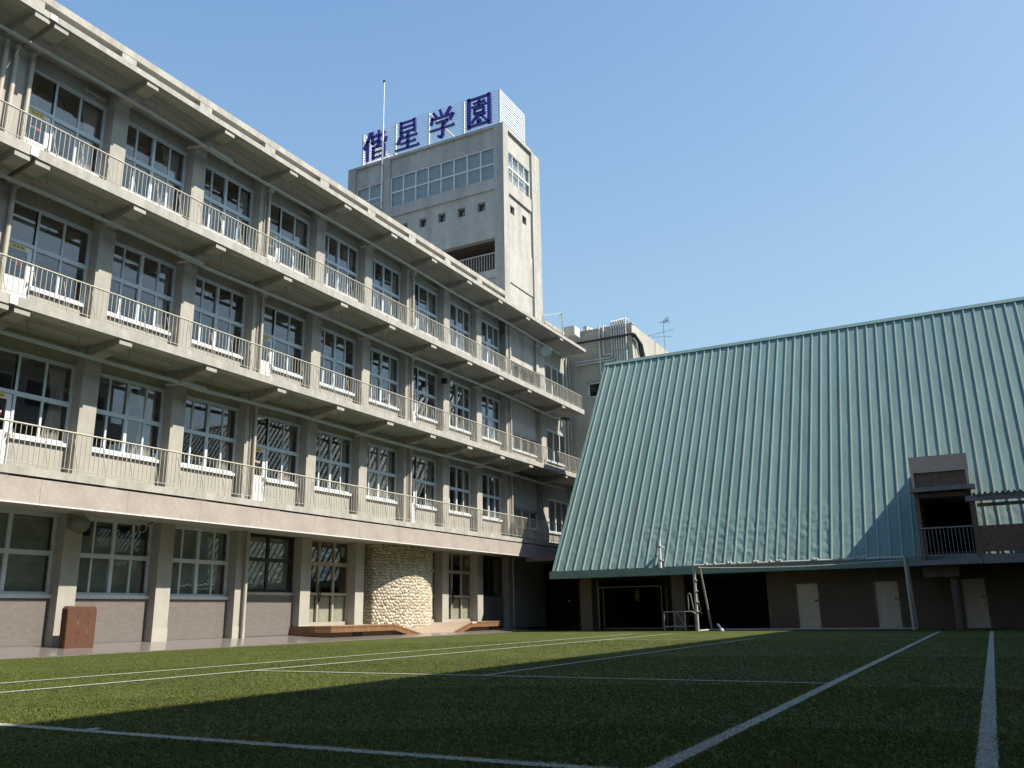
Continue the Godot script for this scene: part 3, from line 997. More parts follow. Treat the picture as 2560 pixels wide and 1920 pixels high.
# ---------------------------------------------------------------- tower
func tower() -> void:
	var t := thing("stair_tower", "tall square concrete tower with a band of windows rising behind the school roof", "tower")
	var x0 := -32.14
	var x1 := -20.95
	var z0 := -38.45
	var z1 := -43.06
	var d := 0.14
	# body in pieces so that the loggia and the windows are real openings
	var f := z0 - d                     # recessed front plane
	var s := x1 - d                     # recessed side plane
	box(t, "pilaster", M.tower, Vector3(x0, 14, z0), Vector3(-31.55, 28.09, z1))
	box(t, "pilaster", M.tower, Vector3(-29.54, 14, z0), Vector3(-28.89, 28.09, z0 - 0.5))
	box(t, "pilaster", M.tower, Vector3(-21.56, 14, z0), Vector3(x1, 28.09, z0 - 0.6))
	box(t, "pilaster", M.tower, Vector3(-21.56, 14, -42.03), Vector3(x1, 27.95, z1))
	box(t, "coping", M.tower, Vector3(-31.55, 27.93, z0 + 0.004), Vector3(-29.54, 28.085, z0 - 0.4))
	box(t, "coping", M.tower, Vector3(-28.89, 27.93, z0 + 0.004), Vector3(-21.56, 28.085, z0 - 0.4))
	box(t, "coping", M.tower, Vector3(-21.4, 27.86, -42.03), Vector3(x1 + 0.004, 28.06, z0 - 0.6))
	# front face, main panel
	box(t, "front_wall", M.tower, Vector3(-28.89, 26.74, f), Vector3(-21.56, 27.93, f - 0.3))
	box(t, "front_band", M.tower, Vector3(-28.89, 24.03, z0 - 0.03), Vector3(-21.56, 24.70, f - 0.3))
	wall_with_holes(t, "front_wall", -28.89, -21.56, 21.09, 24.03, f, f - 0.35, [-28.1, -26.75, -25.42, -24.08, -22.74], 0.5, 22.86, 23.44)
	box(t, "front_wall", M.tower, Vector3(-28.89, 18.68, z0 - 0.03), Vector3(-21.56, 19.15, f - 0.3))
	box(t, "front_wall", M.tower, Vector3(-28.89, 14, f), Vector3(-21.56, 18.68, f - 0.3))
	box(t, "loggia_floor", M.tower, Vector3(-28.89, 18.7, f - 0.3), Vector3(-21.56, 18.9, z1))
	box(t, "loggia_wall", M.brown_wall, Vector3(-28.89, 18.9, f - 1.8), Vector3(-21.56, 21.09, f - 1.95))
	box(t, "loggia_ceiling", M.brown_wall, Vector3(-28.89, 21.12, f - 0.35), Vector3(-21.56, 21.3, z1))
	# left bay
	box(t, "front_wall", M.tower, Vector3(-31.55, 26.66, f), Vector3(-29.54, 27.93, f - 0.3))
	box(t, "front_wall", M.tower, Vector3(-31.55, 14, f), Vector3(-29.54, 24.1, f - 0.3))
	zwindow(t, -31.5, -29.58, 24.1, 26.64, f - 0.05, 2, 25.68)
	zwindow(t, -28.85, -21.61, 24.70, 26.72, f - 0.02, 8, 25.68)
	# side face
	box(t, "side_wall", M.tower, Vector3(s, 26.68, -42.03), Vector3(s - 0.3, 27.86, z0 - 0.6))
	box(t, "side_band", M.tower, Vector3(x1 - 0.03, 23.9, -41.95), Vector3(s - 0.3, 24.70, z0 - 0.6))
	# side wall with two small openings
	for seg in [[-39.05, -39.43], [-39.94, -40.92], [-41.43, -42.03]]:
		box(t, "side_wall", M.tower, Vector3(s, 22.82, seg[1]), Vector3(s - 0.3, 23.33, seg[0]))
	box(t, "side_wall", M.tower, Vector3(s, 23.33, -42.03), Vector3(s - 0.3, 23.9, -39.05))
	box(t, "side_wall", M.tower, Vector3(s, 20.98, -42.03), Vector3(s - 0.3, 22.82, -39.05))
	box(t, "side_wall", M.tower, Vector3(s + 0.05, 18.54, -42.0), Vector3(s - 0.3, 20.95, -39.05))
	box(t, "side_wall", M.tower, Vector3(s, 14, -42.03), Vector3(s - 0.3, 18.5, -39.05))
	for seg in [[-39.43, -39.94], [-40.92, -41.43]]:
		var o := box(t, "small_window", M.dark_frame, Vector3(s - 0.16, 22.82, seg[1]), Vector3(s - 0.2, 23.33, seg[0]))
		sheets(o, "pane", Vector3(s - 0.13, 22.86, seg[1] + 0.03), Vector3(s - 0.14, 23.3, seg[0] - 0.03))
	window(t, s - 0.03, -39.08, -41.97, 24.72, 26.68, 4, 25.68, M.alu_white, false, false)
	box(t, "blind", M.blind_pale, Vector3(s - 0.2, 24.7, -41.97), Vector3(s - 0.22, 26.68, -39.08))
	box(t, "blind", M.blind, Vector3(-28.85, 24.7, f - 0.2), Vector3(-21.6, 26.72, f - 0.22))
	box(t, "blind", M.blind, Vector3(-31.5, 24.1, f - 0.25), Vector3(-29.6, 26.64, f - 0.27))
	for x in [-28.1, -26.75, -25.42, -24.08, -22.74]:
		var o := box(t, "small_window", M.dark_frame, Vector3(x, 22.86, f - 0.28), Vector3(x + 0.5, 23.44, f - 0.34))
		sheets(o, "pane", Vector3(x + 0.03, 22.89, f - 0.26), Vector3(x + 0.47, 23.41, f - 0.27))
		box(o, "sill", M.paint_white, Vector3(x, 22.83, f + 0.02), Vector3(x + 0.5, 22.86, f - 0.28))
	box(t, "rear_wall", M.tower, Vector3(x0, 14, z1 + 0.2), Vector3(x1 - 0.05, 28.0, z1))
	box(t, "roof_deck", M.concrete_dark, Vector3(x0 + 0.1, 27.3, z1), Vector3(x1 - 0.2, 27.5, f - 0.1))
	# railings: loggia and left bay
	zrail(t, -28.85, -21.6, 19.15, 20.15, z0 - 0.08)
	zrail(t, -31.5, -29.6, 24.15, 25.2, z0 - 0.02)

func zrail(t: Node, xa: float, xb: float, y0: float, y1: float, z: float) -> void:
	var o := bar_part(t, "railing", M.paint_white, Vector3(xa, y1, z), Vector3(xb, y1, z), 0.045)
	var x := xa + 0.1
	while x < xb:
		bar_part(o, "baluster", M.paint_white, Vector3(x, y0, z), Vector3(x, y1, z), 0.022)
		x += 0.17

# a wall in the plane z, cut by a row of small square windows
func wall_with_holes(t: Node, called: String, xa: float, xb: float, y0: float, y1: float, za: float, zb: float, xs: Array, w: float, h0: float, h1: float) -> void:
	box(t, called, M.tower, Vector3(xa, y0, za), Vector3(xb, h0, zb))
	box(t, called, M.tower, Vector3(xa, h1, za), Vector3(xb, y1, zb))
	var x := xa
	for q in xs:
		box(t, called, M.tower, Vector3(x, h0, za), Vector3(q, h1, zb))
		x = q + w
	box(t, called, M.tower, Vector3(x, h0, za), Vector3(xb, h1, zb))

func zwindow(t: Node, xa: float, xb: float, y0: float, y1: float, z: float, n: int, mid: float) -> void:
	var st := nb()
	var step := (xb - xa) / n
	ab(st, Vector3(xa, y0, z - 0.04), Vector3(xb, y0 + 0.05, z + 0.04))
	ab(st, Vector3(xa, y1 - 0.05, z - 0.04), Vector3(xb, y1, z + 0.04))
	ab(st, Vector3(xa, mid - 0.04, z - 0.04), Vector3(xb, mid + 0.04, z + 0.03))
	for i in n + 1:
		var x := xa + step * i
		ab(st, Vector3(x - 0.035, y0 + 0.05, z - 0.035), Vector3(x + 0.035, y1 - 0.05, z + 0.035))
	var o := put(t, "window", st.commit(), M.alu_white)
	for i in n:
		for r in [[y0 + 0.05, mid - 0.04], [mid + 0.04, y1 - 0.05]]:
			sheets(o, "pane", Vector3(xa + step * i + 0.03, r[0], z - 0.012), Vector3(xa + step * (i + 1) - 0.03, r[1], z - 0.004))

const KANJI := [
	[[[0.27, 0.98], [0.19, 0.72], [0.02, 0.46]], [[0.17, 0.70], [0.17, 0.0]], [[0.38, 0.98], [0.38, 0.56], [0.60, 0.64]], [[0.38, 0.80], [0.58, 0.82]], [[0.66, 0.98], [0.66, 0.60], [0.72, 0.54], [0.93, 0.55], [0.96, 0.68]], [[0.92, 0.88], [0.66, 0.77]], [[0.66, 0.53], [0.57, 0.42]], [[0.42, 0.43], [0.42, 0.0]], [[0.42, 0.41], [0.88, 0.41]], [[0.88, 0.44], [0.88, 0.0]], [[0.42, 0.23], [0.88, 0.23]], [[0.42, 0.05], [0.88, 0.05]]],
	[[[0.22, 0.99], [0.22, 0.56]], [[0.80, 0.99], [0.80, 0.56]], [[0.22, 0.95], [0.80, 0.95]], [[0.22, 0.78], [0.80, 0.78]], [[0.22, 0.61], [0.80, 0.61]], [[0.27, 0.54], [0.07, 0.25]], [[0.20, 0.42], [0.90, 0.42]], [[0.20, 0.23], [0.84, 0.23]], [[0.01, 0.04], [0.99, 0.04]], [[0.52, 0.60], [0.52, 0.04]]],
	[[[0.15, 0.93], [0.26, 0.77]], [[0.42, 0.98], [0.49, 0.80]], [[0.84, 0.98], [0.66, 0.76]], [[0.11, 0.77], [0.05, 0.55]], [[0.09, 0.72], [0.93, 0.72]], [[0.95, 0.74], [0.82, 0.56]], [[0.25, 0.57], [0.73, 0.57]], [[0.73, 0.57], [0.55, 0.45]], [[0.53, 0.48], [0.53, 0.10], [0.46, 0.02], [0.34, 0.09]], [[0.01, 0.33], [0.99, 0.33]]],
	[[[0.07, 1.0], [0.07, 0.0]], [[0.93, 1.0], [0.93, 0.0]], [[0.07, 0.96], [0.93, 0.96]], [[0.07, 0.06], [0.93, 0.06]], [[0.27, 0.81], [0.73, 0.81]], [[0.5, 0.92], [0.5, 0.69]], [[0.19, 0.69], [0.81, 0.69]], [[0.31, 0.60], [0.31, 0.44]], [[0.69, 0.60], [0.69, 0.44]], [[0.31, 0.60], [0.69, 0.60]], [[0.31, 0.45], [0.69, 0.45]], [[0.48, 0.44], [0.19, 0.17]], [[0.45, 0.37], [0.45, 0.13], [0.58, 0.20]], [[0.75, 0.41], [0.58, 0.31]], [[0.53, 0.38], [0.82, 0.13]]],
]

func rooftop_sign() -> void:
	var t := thing("rooftop_sign", "slatted white rooftop sign with four dark blue characters on the tower", "sign")
	var z := -38.62
	var y0 := 28.13
	var y1 := 30.40
	var xa := -31.21
	var xb := -21.29
	var zb := -41.75
	for x in [xa, -28.67, -26.21, -23.72, xb]:
		bar_part(t, "post", M.white_steel, Vector3(x, y0 - 0.2, z - 0.07), Vector3(x, y1, z - 0.07), 0.11)
	for x in [xa, xb]:
		bar_part(t, "post", M.white_steel, Vector3(x, y0 - 0.2, -40.3), Vector3(x, y1, -40.3), 0.1)
		bar_part(t, "post", M.white_steel, Vector3(x, y0 - 0.2, zb), Vector3(x, y1, zb), 0.1)
	var n := 14
	for i in n:
		var y := y0 + 0.08 + (y1 - y0 - 0.1) * i / (n - 1)
		box(t, "slat", M.white_steel, Vector3(xa - 0.05, y - 0.013, z - 0.01), Vector3(xb + 0.05, y + 0.013, z + 0.012))
		for x in [xa, xb]:
			box(t, "slat", M.white_steel, Vector3(x + 0.05, y - 0.04, zb), Vector3(x + 0.075, y + 0.04, z - 0.02))
	bar_part(t, "brace", M.white_steel, Vector3(-26.1, y1 - 0.05, z - 0.1), Vector3(-24.3, y0 - 0.1, -40.5), 0.10)
	bar_part(t, "brace", M.white_steel, Vector3(-31.0, y1 - 0.3, z - 0.1), Vector3(-28.4, y0 - 0.2, -40.6), 0.10)
	bar_part(t, "brace", M.white_steel, Vector3(-30.2, y0 + 0.9, z - 0.4), Vector3(-28.9, y0 - 0.1, -39.9), 0.08)
	var spans := [[-31.0, -29.22], [-28.52, -26.78], [-26.0, -24.26], [-23.36, -21.74]]
	for c in 4:
		var st := nb()
		var cx: float = spans[c][0]
		var w: float = spans[c][1] - cx
		var h := 1.94
		var by := 28.33
		for s in KANJI[c]:
			for i in s.size() - 1:
				var a := Vector2(cx + s[i][0] * w, by + s[i][1] * h)
				var b := Vector2(cx + s[i + 1][0] * w, by + s[i + 1][1] * h)
				var dir := (b - a).normalized()
				var wide := 0.095 if absf(dir.y) > 0.75 else (0.078 if absf(dir.y) > 0.25 else 0.057)
				if c == 3:
					wide *= 0.85 if i >= 0 and absf(s[0][0] - 0.5) < 0.4 else 1.25
				var nn := Vector2(-dir.y, dir.x) * wide
				var e := dir * wide * 0.35
				var p := []
				for q in [a - e - nn, b + e - nn, b + e + nn, a - e + nn]:
					p.append(Vector3(q.x, q.y, z + 0.06))
				prism(st, p, Vector3(0, 0, 0.12))
				if absf(dir.y) < 0.2 and i == s.size() - 2 and wide < 0.08:      # serif at the end of a horizontal
					var tip := b + e
					var pp := []
					for q in [tip + Vector2(-0.18, 0.04), tip + Vector2(0.03, 0.0), tip + Vector2(-0.05, 0.14)]:
						pp.append(Vector3(q.x, q.y, z + 0.065))
					prism(st, pp, Vector3(0, 0, 0.10))
		put(t, "character", st.commit(), M.sign_blue)

func roof_pole() -> void:
	var t := thing("lightning_rod", "thin white pole rising beside the first character of the rooftop sign", "pole")
	pipe(t, "pole", M.white_steel, [Vector3(-29.42, 24.7, -38.36), Vector3(-29.42, 30.5, -38.36)], 0.055, 10)
	pipe(t, "tip", M.white_steel, [Vector3(-29.42, 30.5, -38.36), Vector3(-29.42, 33.6, -38.36)], 0.035, 8)
	box(t, "cap", M.black, Vector3(-29.5, 33.5, -38.40), Vector3(-29.36, 33.62, -38.32))
	for y in [25.0, 26.3, 27.6]:
		box(t, "clamp", M.galv, Vector3(-29.5, y, -38.30), Vector3(-29.34, y + 0.05, -38.46))

# ---------------------------------------------------------------- gymnasium
const GX := -16.80
const GZ := -35.0
const GY := 2.54
const RY := 13.9
const RZ := -42.35

func gymnasium() -> void:
	var t := thing("gymnasium", "gymnasium with a steep pale green standing-seam metal roof", "building")
	var up := Vector3(0, RY - GY, RZ - GZ)
	var L := up.length()
	up = up.normalized()
	var n := Vector3(0, -up.z, up.y)
	var noise := FastNoiseLite.new()
	noise.seed = 4
	noise.frequency = 0.8
	noise.fractal_octaves = 2
	var dents := FastNoiseLite.new()
	dents.seed = 12
	dents.noise_type = FastNoiseLite.TYPE_CELLULAR
	dents.cellular_return_type = FastNoiseLite.RETURN_DISTANCE
	dents.frequency = 1.0
	var pitch := 0.412
	var count := 64
	var x0 := GX + 0.14
	var rib := nb()
	ab(rib, Vector3(-0.022, 0, -0.0), Vector3(0.022, L, 0.052))
	ab(rib, Vector3(-0.034, 0, -0.0), Vector3(0.034, L, 0.012))
	var rmesh := rib.commit()
	var tilt := Basis(Vector3.RIGHT, up, n)
	for i in range(-1, count):
		var xa := x0 + pitch * i if i >= 0 else GX
		var xb := x0 + pitch * (i + 1)
		var st := nb()
		st.set_smooth_group(0)
		var nx := 7
		var ny := 84
		var g := []
		for j in ny + 1:
			var row := []
			var cut := 2.62 if i >= 36 and i < 40 else 0.0
			var sl: float = maxf(cut, j * 0.068) if j < 46 else lerpf(45 * 0.068, L, (j - 45.0) / (ny - 45.0))
			for k in nx + 1:
				var u := float(k) / nx
				var x := lerpf(xa, xb, u)
				var edge := pow(sin(clampf(u, 0.0, 1.0) * PI), 0.6)
				var low := 1.0 - smoothstep(1.9, 3.1, sl)
				if x > -5.2 or x < -13.0:
					low *= 0.35
				var d := noise.get_noise_3d(x * 1.6, sl * 0.9, i * 3.1) * 0.007
				d += (dents.get_noise_3d(x * 2.2, sl * 2.2, i * 5.3) + 0.5) * (0.006 + 0.044 * low)
				d += noise.get_noise_3d(x * 4.0, sl * 3.4, i * 7.7) * (0.004 + 0.030 * low)
				d += 0.012 * smoothstep(3.1, 2.95, sl) * low
				row.append(Vector3(x, GY, GZ) + up * sl + n * (d * edge))
			g.append(row)
		for j in ny:
			for k in nx:
				for e in [[j, k], [j + 1, k], [j + 1, k + 1], [j, k], [j + 1, k + 1], [j, k + 1]]:
					st.add_vertex(g[e[0]][e[1]])
		st.index()
		st.generate_normals()
		put(t, "roof_panel", st.commit(), M["roof%d" % [0, 1, 0, 2, 0, 0, 2, 1][(i + 8) % 8]])
		if i >= 0:
			var o := put(t, "roof_rib", rmesh, M.rib)
			var from := 2.62 if i >= 37 and i < 40 else 0.0
			o.transform = Transform3D(tilt * Basis.from_scale(Vector3(1, (L - from) / L, 1)), Vector3(xa, GY, GZ) + up * from)
	var xr := x0 + pitch * count
	# verge trim, ridge cap, eave fascia
	var vt := nb()
	var vp := []
	for q in 8:
		vp.append(Vector3(GX - (0.10 if not (q & 1) else 0.0), GY, GZ) + up * (L if q & 2 else 0.0) + n * (0.05 if q & 4 else -0.25))
	hexa(vt, vp)
	put(t, "verge_trim", vt.commit(), M.roof_trim)
	var rc := nb()
	var rp := []
	for q in 8:
		rp.append(Vector3(GX - 0.12 if not (q & 1) else xr, GY, GZ) + up * (L + 0.06 if q & 2 else L - 0.16) + n * (0.075 if q & 4 else -0.1))
	hexa(rc, rp)
	put(t, "ridge_cap", rc.commit(), M.roof_trim)
	box(t, "eave_fascia", M.roof_trim, Vector3(GX - 0.22, 2.22, GZ + 0.06), Vector3(xr, 2.54, GZ - 0.3))
	# far slope and gables
	var fs := nb()
	quad(fs, Vector3(GX, RY, RZ), Vector3(xr, RY, RZ), Vector3(xr, GY, 2 * RZ - GZ), Vector3(GX, GY, 2 * RZ - GZ))
	put(t, "rear_roof", fs.commit(), M.roof0)
	var gb := nb()
	prism(gb, [Vector3(GX + 0.1, GY, GZ - 0.2), Vector3(GX + 0.1, RY - 0.2, RZ), Vector3(GX + 0.1, GY, 2 * RZ - GZ + 0.2)], Vector3(0.2, 0, 0))
	put(t, "gable_wall", gb.commit(), M.brown_wall)
	gb = nb()
	prism(gb, [Vector3(xr - 0.3, GY, GZ - 0.2), Vector3(xr - 0.3, RY - 0.2, RZ), Vector3(xr - 0.3, GY, 2 * RZ - GZ + 0.2)], Vector3(0.2, 0, 0))
	put(t, "gable_wall", gb.commit(), M.brown_wall)
	# floor of the hall over the open undercroft
	box(t, "hall_floor", M.concrete_dark, Vector3(GX + 0.1, 2.25, GZ - 0.3), Vector3(xr, 2.7, -49.5))
	box(t, "undercroft_floor", M.concrete_dark, Vector3(GX, -0.1, -36.05), Vector3(-7.86, 0.004, -49.4))
	box(t, "undercroft_wall", M.brown_wall, Vector3(GX, 0, -49.4), Vector3(-7.5, 2.25, -49.6))
	box(t, "undercroft_wall", M.brown_wall, Vector3(GX, 0, -39.5), Vector3(GX + 0.2, 2.25, -49.4))
	box(t, "undercroft_wall", M.brown_wall, Vector3(-7.86, 0, -36.2), Vector3(-7.6, 2.25, -49.4))
	for x in [-16.0, -11.8]:
		box(t, "undercroft_column", M.brown_wall, Vector3(x, 0, -35.9), Vector3(x + 0.55, 2.25, -36.45))
	box(t, "undercroft_column", M.brown_wall, Vector3(-14.2, 0, -42.0), Vector3(-13.7, 2.25, -42.5))
	# brown store wall with three cream doors
	var doors := [[-6.75, -5.9], [-3.86, -3.02], [-0.92, -0.13]]
	var x := -7.86
	for d in doors:
		box(t, "store_wall", M.brown_wall, Vector3(x, 0, -36.0), Vector3(d[0], 2.25, -36.2))
		box(t, "store_wall", M.brown_wall, Vector3(d[0], 1.74, -36.0), Vector3(d[1], 2.25, -36.2))
		var o := box(t, "store_door", M.door_cream, Vector3(d[0] + 0.02, 0.02, -36.03), Vector3(d[1] - 0.02, 1.73, -36.09))
		var fr := nb()
		ab(fr, Vector3(d[0] - 0.04, 0.0, -35.985), Vector3(d[0] + 0.02, 1.78, -36.1))
		ab(fr, Vector3(d[1] - 0.02, 0.0, -35.985), Vector3(d[1] + 0.04, 1.78, -36.1))
		ab(fr, Vector3(d[0] + 0.02, 1.73, -35.985), Vector3(d[1] - 0.02, 1.78, -36.1))
		put(o, "door_frame", fr.commit(), M.brown_panel, -where(o))
		box(o, "lever_handle", M.black, Vector3(d[1] - 0.17, 1.08, -35.97), Vector3(d[1] - 0.05, 1.12, -36.03))
		box(o, "lock_plate", M.black, Vector3(d[1] - 0.12, 0.83, -36.01), Vector3(d[1] - 0.08, 0.87, -36.03))
		box(o, "hinge", M.galv, Vector3(d[0] + 0.02, 1.45, -36.01), Vector3(d[0] + 0.04, 1.58, -36.03))
		box(o, "hinge", M.galv, Vector3(d[0] + 0.02, 0.2, -36.01), Vector3(d[0] + 0.04, 0.33, -36.03))
		x = d[1]
	box(t, "store_wall", M.brown_wall, Vector3(x, 0, -36.0), Vector3(xr, 2.25, -36.2))
	box(t, "store_wall", M.brown_wall, Vector3(-7.6, 0, -36.6), Vector3(xr, 2.25, -36.8))
	box(t, "store_wall", M.brown_wall, Vector3(xr - 0.2, 0, -36.2), Vector3(xr, 2.25, -36.6))
	box(t, "added_shade_canopy", M.brown_wall, Vector3(-19.62, 3.2, -37.7), Vector3(GX + 0.05, 3.4, -47.4))  # roof added over the passage to keep sunlight out
	# white vent pipe in front of the eave
	pipe(t, "vent_pipe", M.white_steel, [Vector3(-11.88, 2.5, -34.9), Vector3(-11.88, 3.55, -34.92), Vector3(-11.84, 3.72, -34.93)], 0.06, 10)
	for y in [2.8, 3.35]:
		box(t, "pipe_clamp", M.galv, Vector3(-11.96, y, -34.84), Vector3(-11.80, y + 0.05, -35.35))

func walkway() -> void:
	var t := thing("covered_walkway", "brown covered walkway with a balcony box against the green roof", "walkway")
	var z := -34.0
	# balcony box
	box(t, "upper_panel", M.lit_pink_panel, Vector3(-1.97, 5.44, z), Vector3(-0.1, 6.02, z - 0.2))  # pale band and side strips imitate sunlight by colour
	box(t, "upper_panel", M.lit_pink_panel, Vector3(-1.95, 4.9, z), Vector3(-1.87, 5.44, z - 0.2))
	box(t, "upper_panel", M.lit_pink_panel, Vector3(-0.2, 4.9, z), Vector3(-0.12, 5.44, z - 0.2))
	box(t, "painted_shade_panel", M.brown_panel, Vector3(-1.87, 4.9, z - 0.06), Vector3(-0.2, 5.44, z - 0.2))  # darker inset colour stands in for the shadow on the box front
	box(t, "box_top", M.lit_pink_panel, Vector3(-1.96, 5.90, z - 0.2), Vector3(-0.11, 6.0, -37.2))
	box(t, "side_wall", M.brown_panel, Vector3(-1.95, 4.55, z - 0.2), Vector3(-1.83, 5.9, -37.0))
	box(t, "side_wall", M.brown_panel, Vector3(-0.24, 4.55, z - 0.2), Vector3(-0.12, 5.9, -37.0))
	box(t, "side_wall", M.brown_panel, Vector3(-1.95, 2.36, z - 0.05), Vector3(-1.81, 4.55, -36.8))
	box(t, "side_wall", M.brown_panel, Vector3(-0.24, 2.5, -34.9), Vector3(-0.12, 4.55, -36.8))
	box(t, "ledge", M.steel_grey, Vector3(-2.06, 4.75, z + 0.14), Vector3(0.03, 4.9, z - 0.3))
	box(t, "ceiling", M.brown_wall, Vector3(-1.83, 4.55, z - 0.1), Vector3(-0.24, 4.7, -36.6))
	box(t, "floor_slab", M.steel_grey, Vector3(-2.03, 2.19, z + 0.06), Vector3(-0.08, 2.36, -34.92))
	# front railing
	var o := bar_part(t, "railing", M.steel_grey, Vector3(-1.92, 3.47, z - 0.03), Vector3(-0.2, 3.47, z - 0.03), 0.05)
	bar_part(o, "bottom_rail", M.steel_grey, Vector3(-1.92, 2.52, z - 0.03), Vector3(-0.2, 2.52, z - 0.03), 0.04)
	for i in 14:
		var x := -1.88 + 0.122 * i
		bar_part(o, "baluster", M.steel_grey, Vector3(x, 2.36, z - 0.03), Vector3(x, 3.47, z - 0.03), 0.02)
	# corridor running to the right
	var xr := 9.6
	box(t, "corner_post", M.brown_panel, Vector3(-0.2, 2.36, z + 0.02), Vector3(-0.04, 4.31, z - 0.14))
	box(t, "parapet", M.brown_panel, Vector3(-0.04, 2.58, z), Vector3(xr, 3.46, z - 0.1))
	for i in 24:
		box(t, "drain_slot_post", M.brown_panel, Vector3(-0.04 + i * 0.4, 2.48, z - 0.01), Vector3(0.06 + i * 0.4, 2.58, z - 0.09))
	box(t, "edge_beam", M.steel_grey, Vector3(-0.06, 2.18, z + 0.03), Vector3(xr, 2.48, -34.25))
	box(t, "corridor_floor", M.concrete_dark, Vector3(-0.08, 2.3, -34.25), Vector3(xr, 2.46, -34.98))
	box(t, "roof_beam", M.steel_grey, Vector3(-0.33, 4.31, z + 0.1), Vector3(xr, 4.49, z - 0.02))
	box(t, "roof_purlin", M.pvc_beige, Vector3(0.0, 4.20, -34.9), Vector3(xr, 4.32, -34.98))
	for x in [2.2, 4.6, 7.0, 9.4]:
		box(t, "post", M.brown_panel, Vector3(x, 2.48, z), Vector3(x + 0.12, 4.31, z - 0.12))
	# corrugated sheet
	var st := nb()
	st.set_smooth_group(0)
	var x := -0.1
	var w := 0.1775
	while x < xr:
		for k in 10:
			var xa := x + w * k / 10.0
			var xb := x + w * (k + 1) / 10.0
			var ya := 0.045 * sin(TAU * k / 10.0)
			var yb := 0.045 * sin(TAU * (k + 1) / 10.0)
			for e in [[0.0, 0.0], [0.012, 0.0]]:
				quad(st, Vector3(xa, 4.54 + ya + e[0], z + 0.2), Vector3(xb, 4.54 + yb + e[0], z + 0.2), Vector3(xb, 4.46 + yb + e[0], -35.0), Vector3(xa, 4.46 + ya + e[0], -35.0))
			quad(st, Vector3(xa, 4.54 + ya, z + 0.2), Vector3(xb, 4.54 + yb, z + 0.2), Vector3(xb, 4.552 + yb, z + 0.2), Vector3(xa, 4.552 + ya, z + 0.2))
		x += w
	put(t, "corrugated_roof", st.commit(), M.pvc)
	# support below
	box(t, "support_beam", M.brown_wall, Vector3(-2.0, 1.79, z - 0.3), Vector3(-0.85, 2.19, -35.6))
	pipe(t, "support_column", M.brown_wall, [Vector3(-1.05, 0, -34.6), Vector3(-1.05, 1.79, -34.6)], 0.15, 16)
	for xx in [4.0, 8.0]:
		pipe(t, "support_column", M.brown_wall, [Vector3(xx, 0, -34.6), Vector3(xx, 2.18, -34.6)], 0.15, 16)

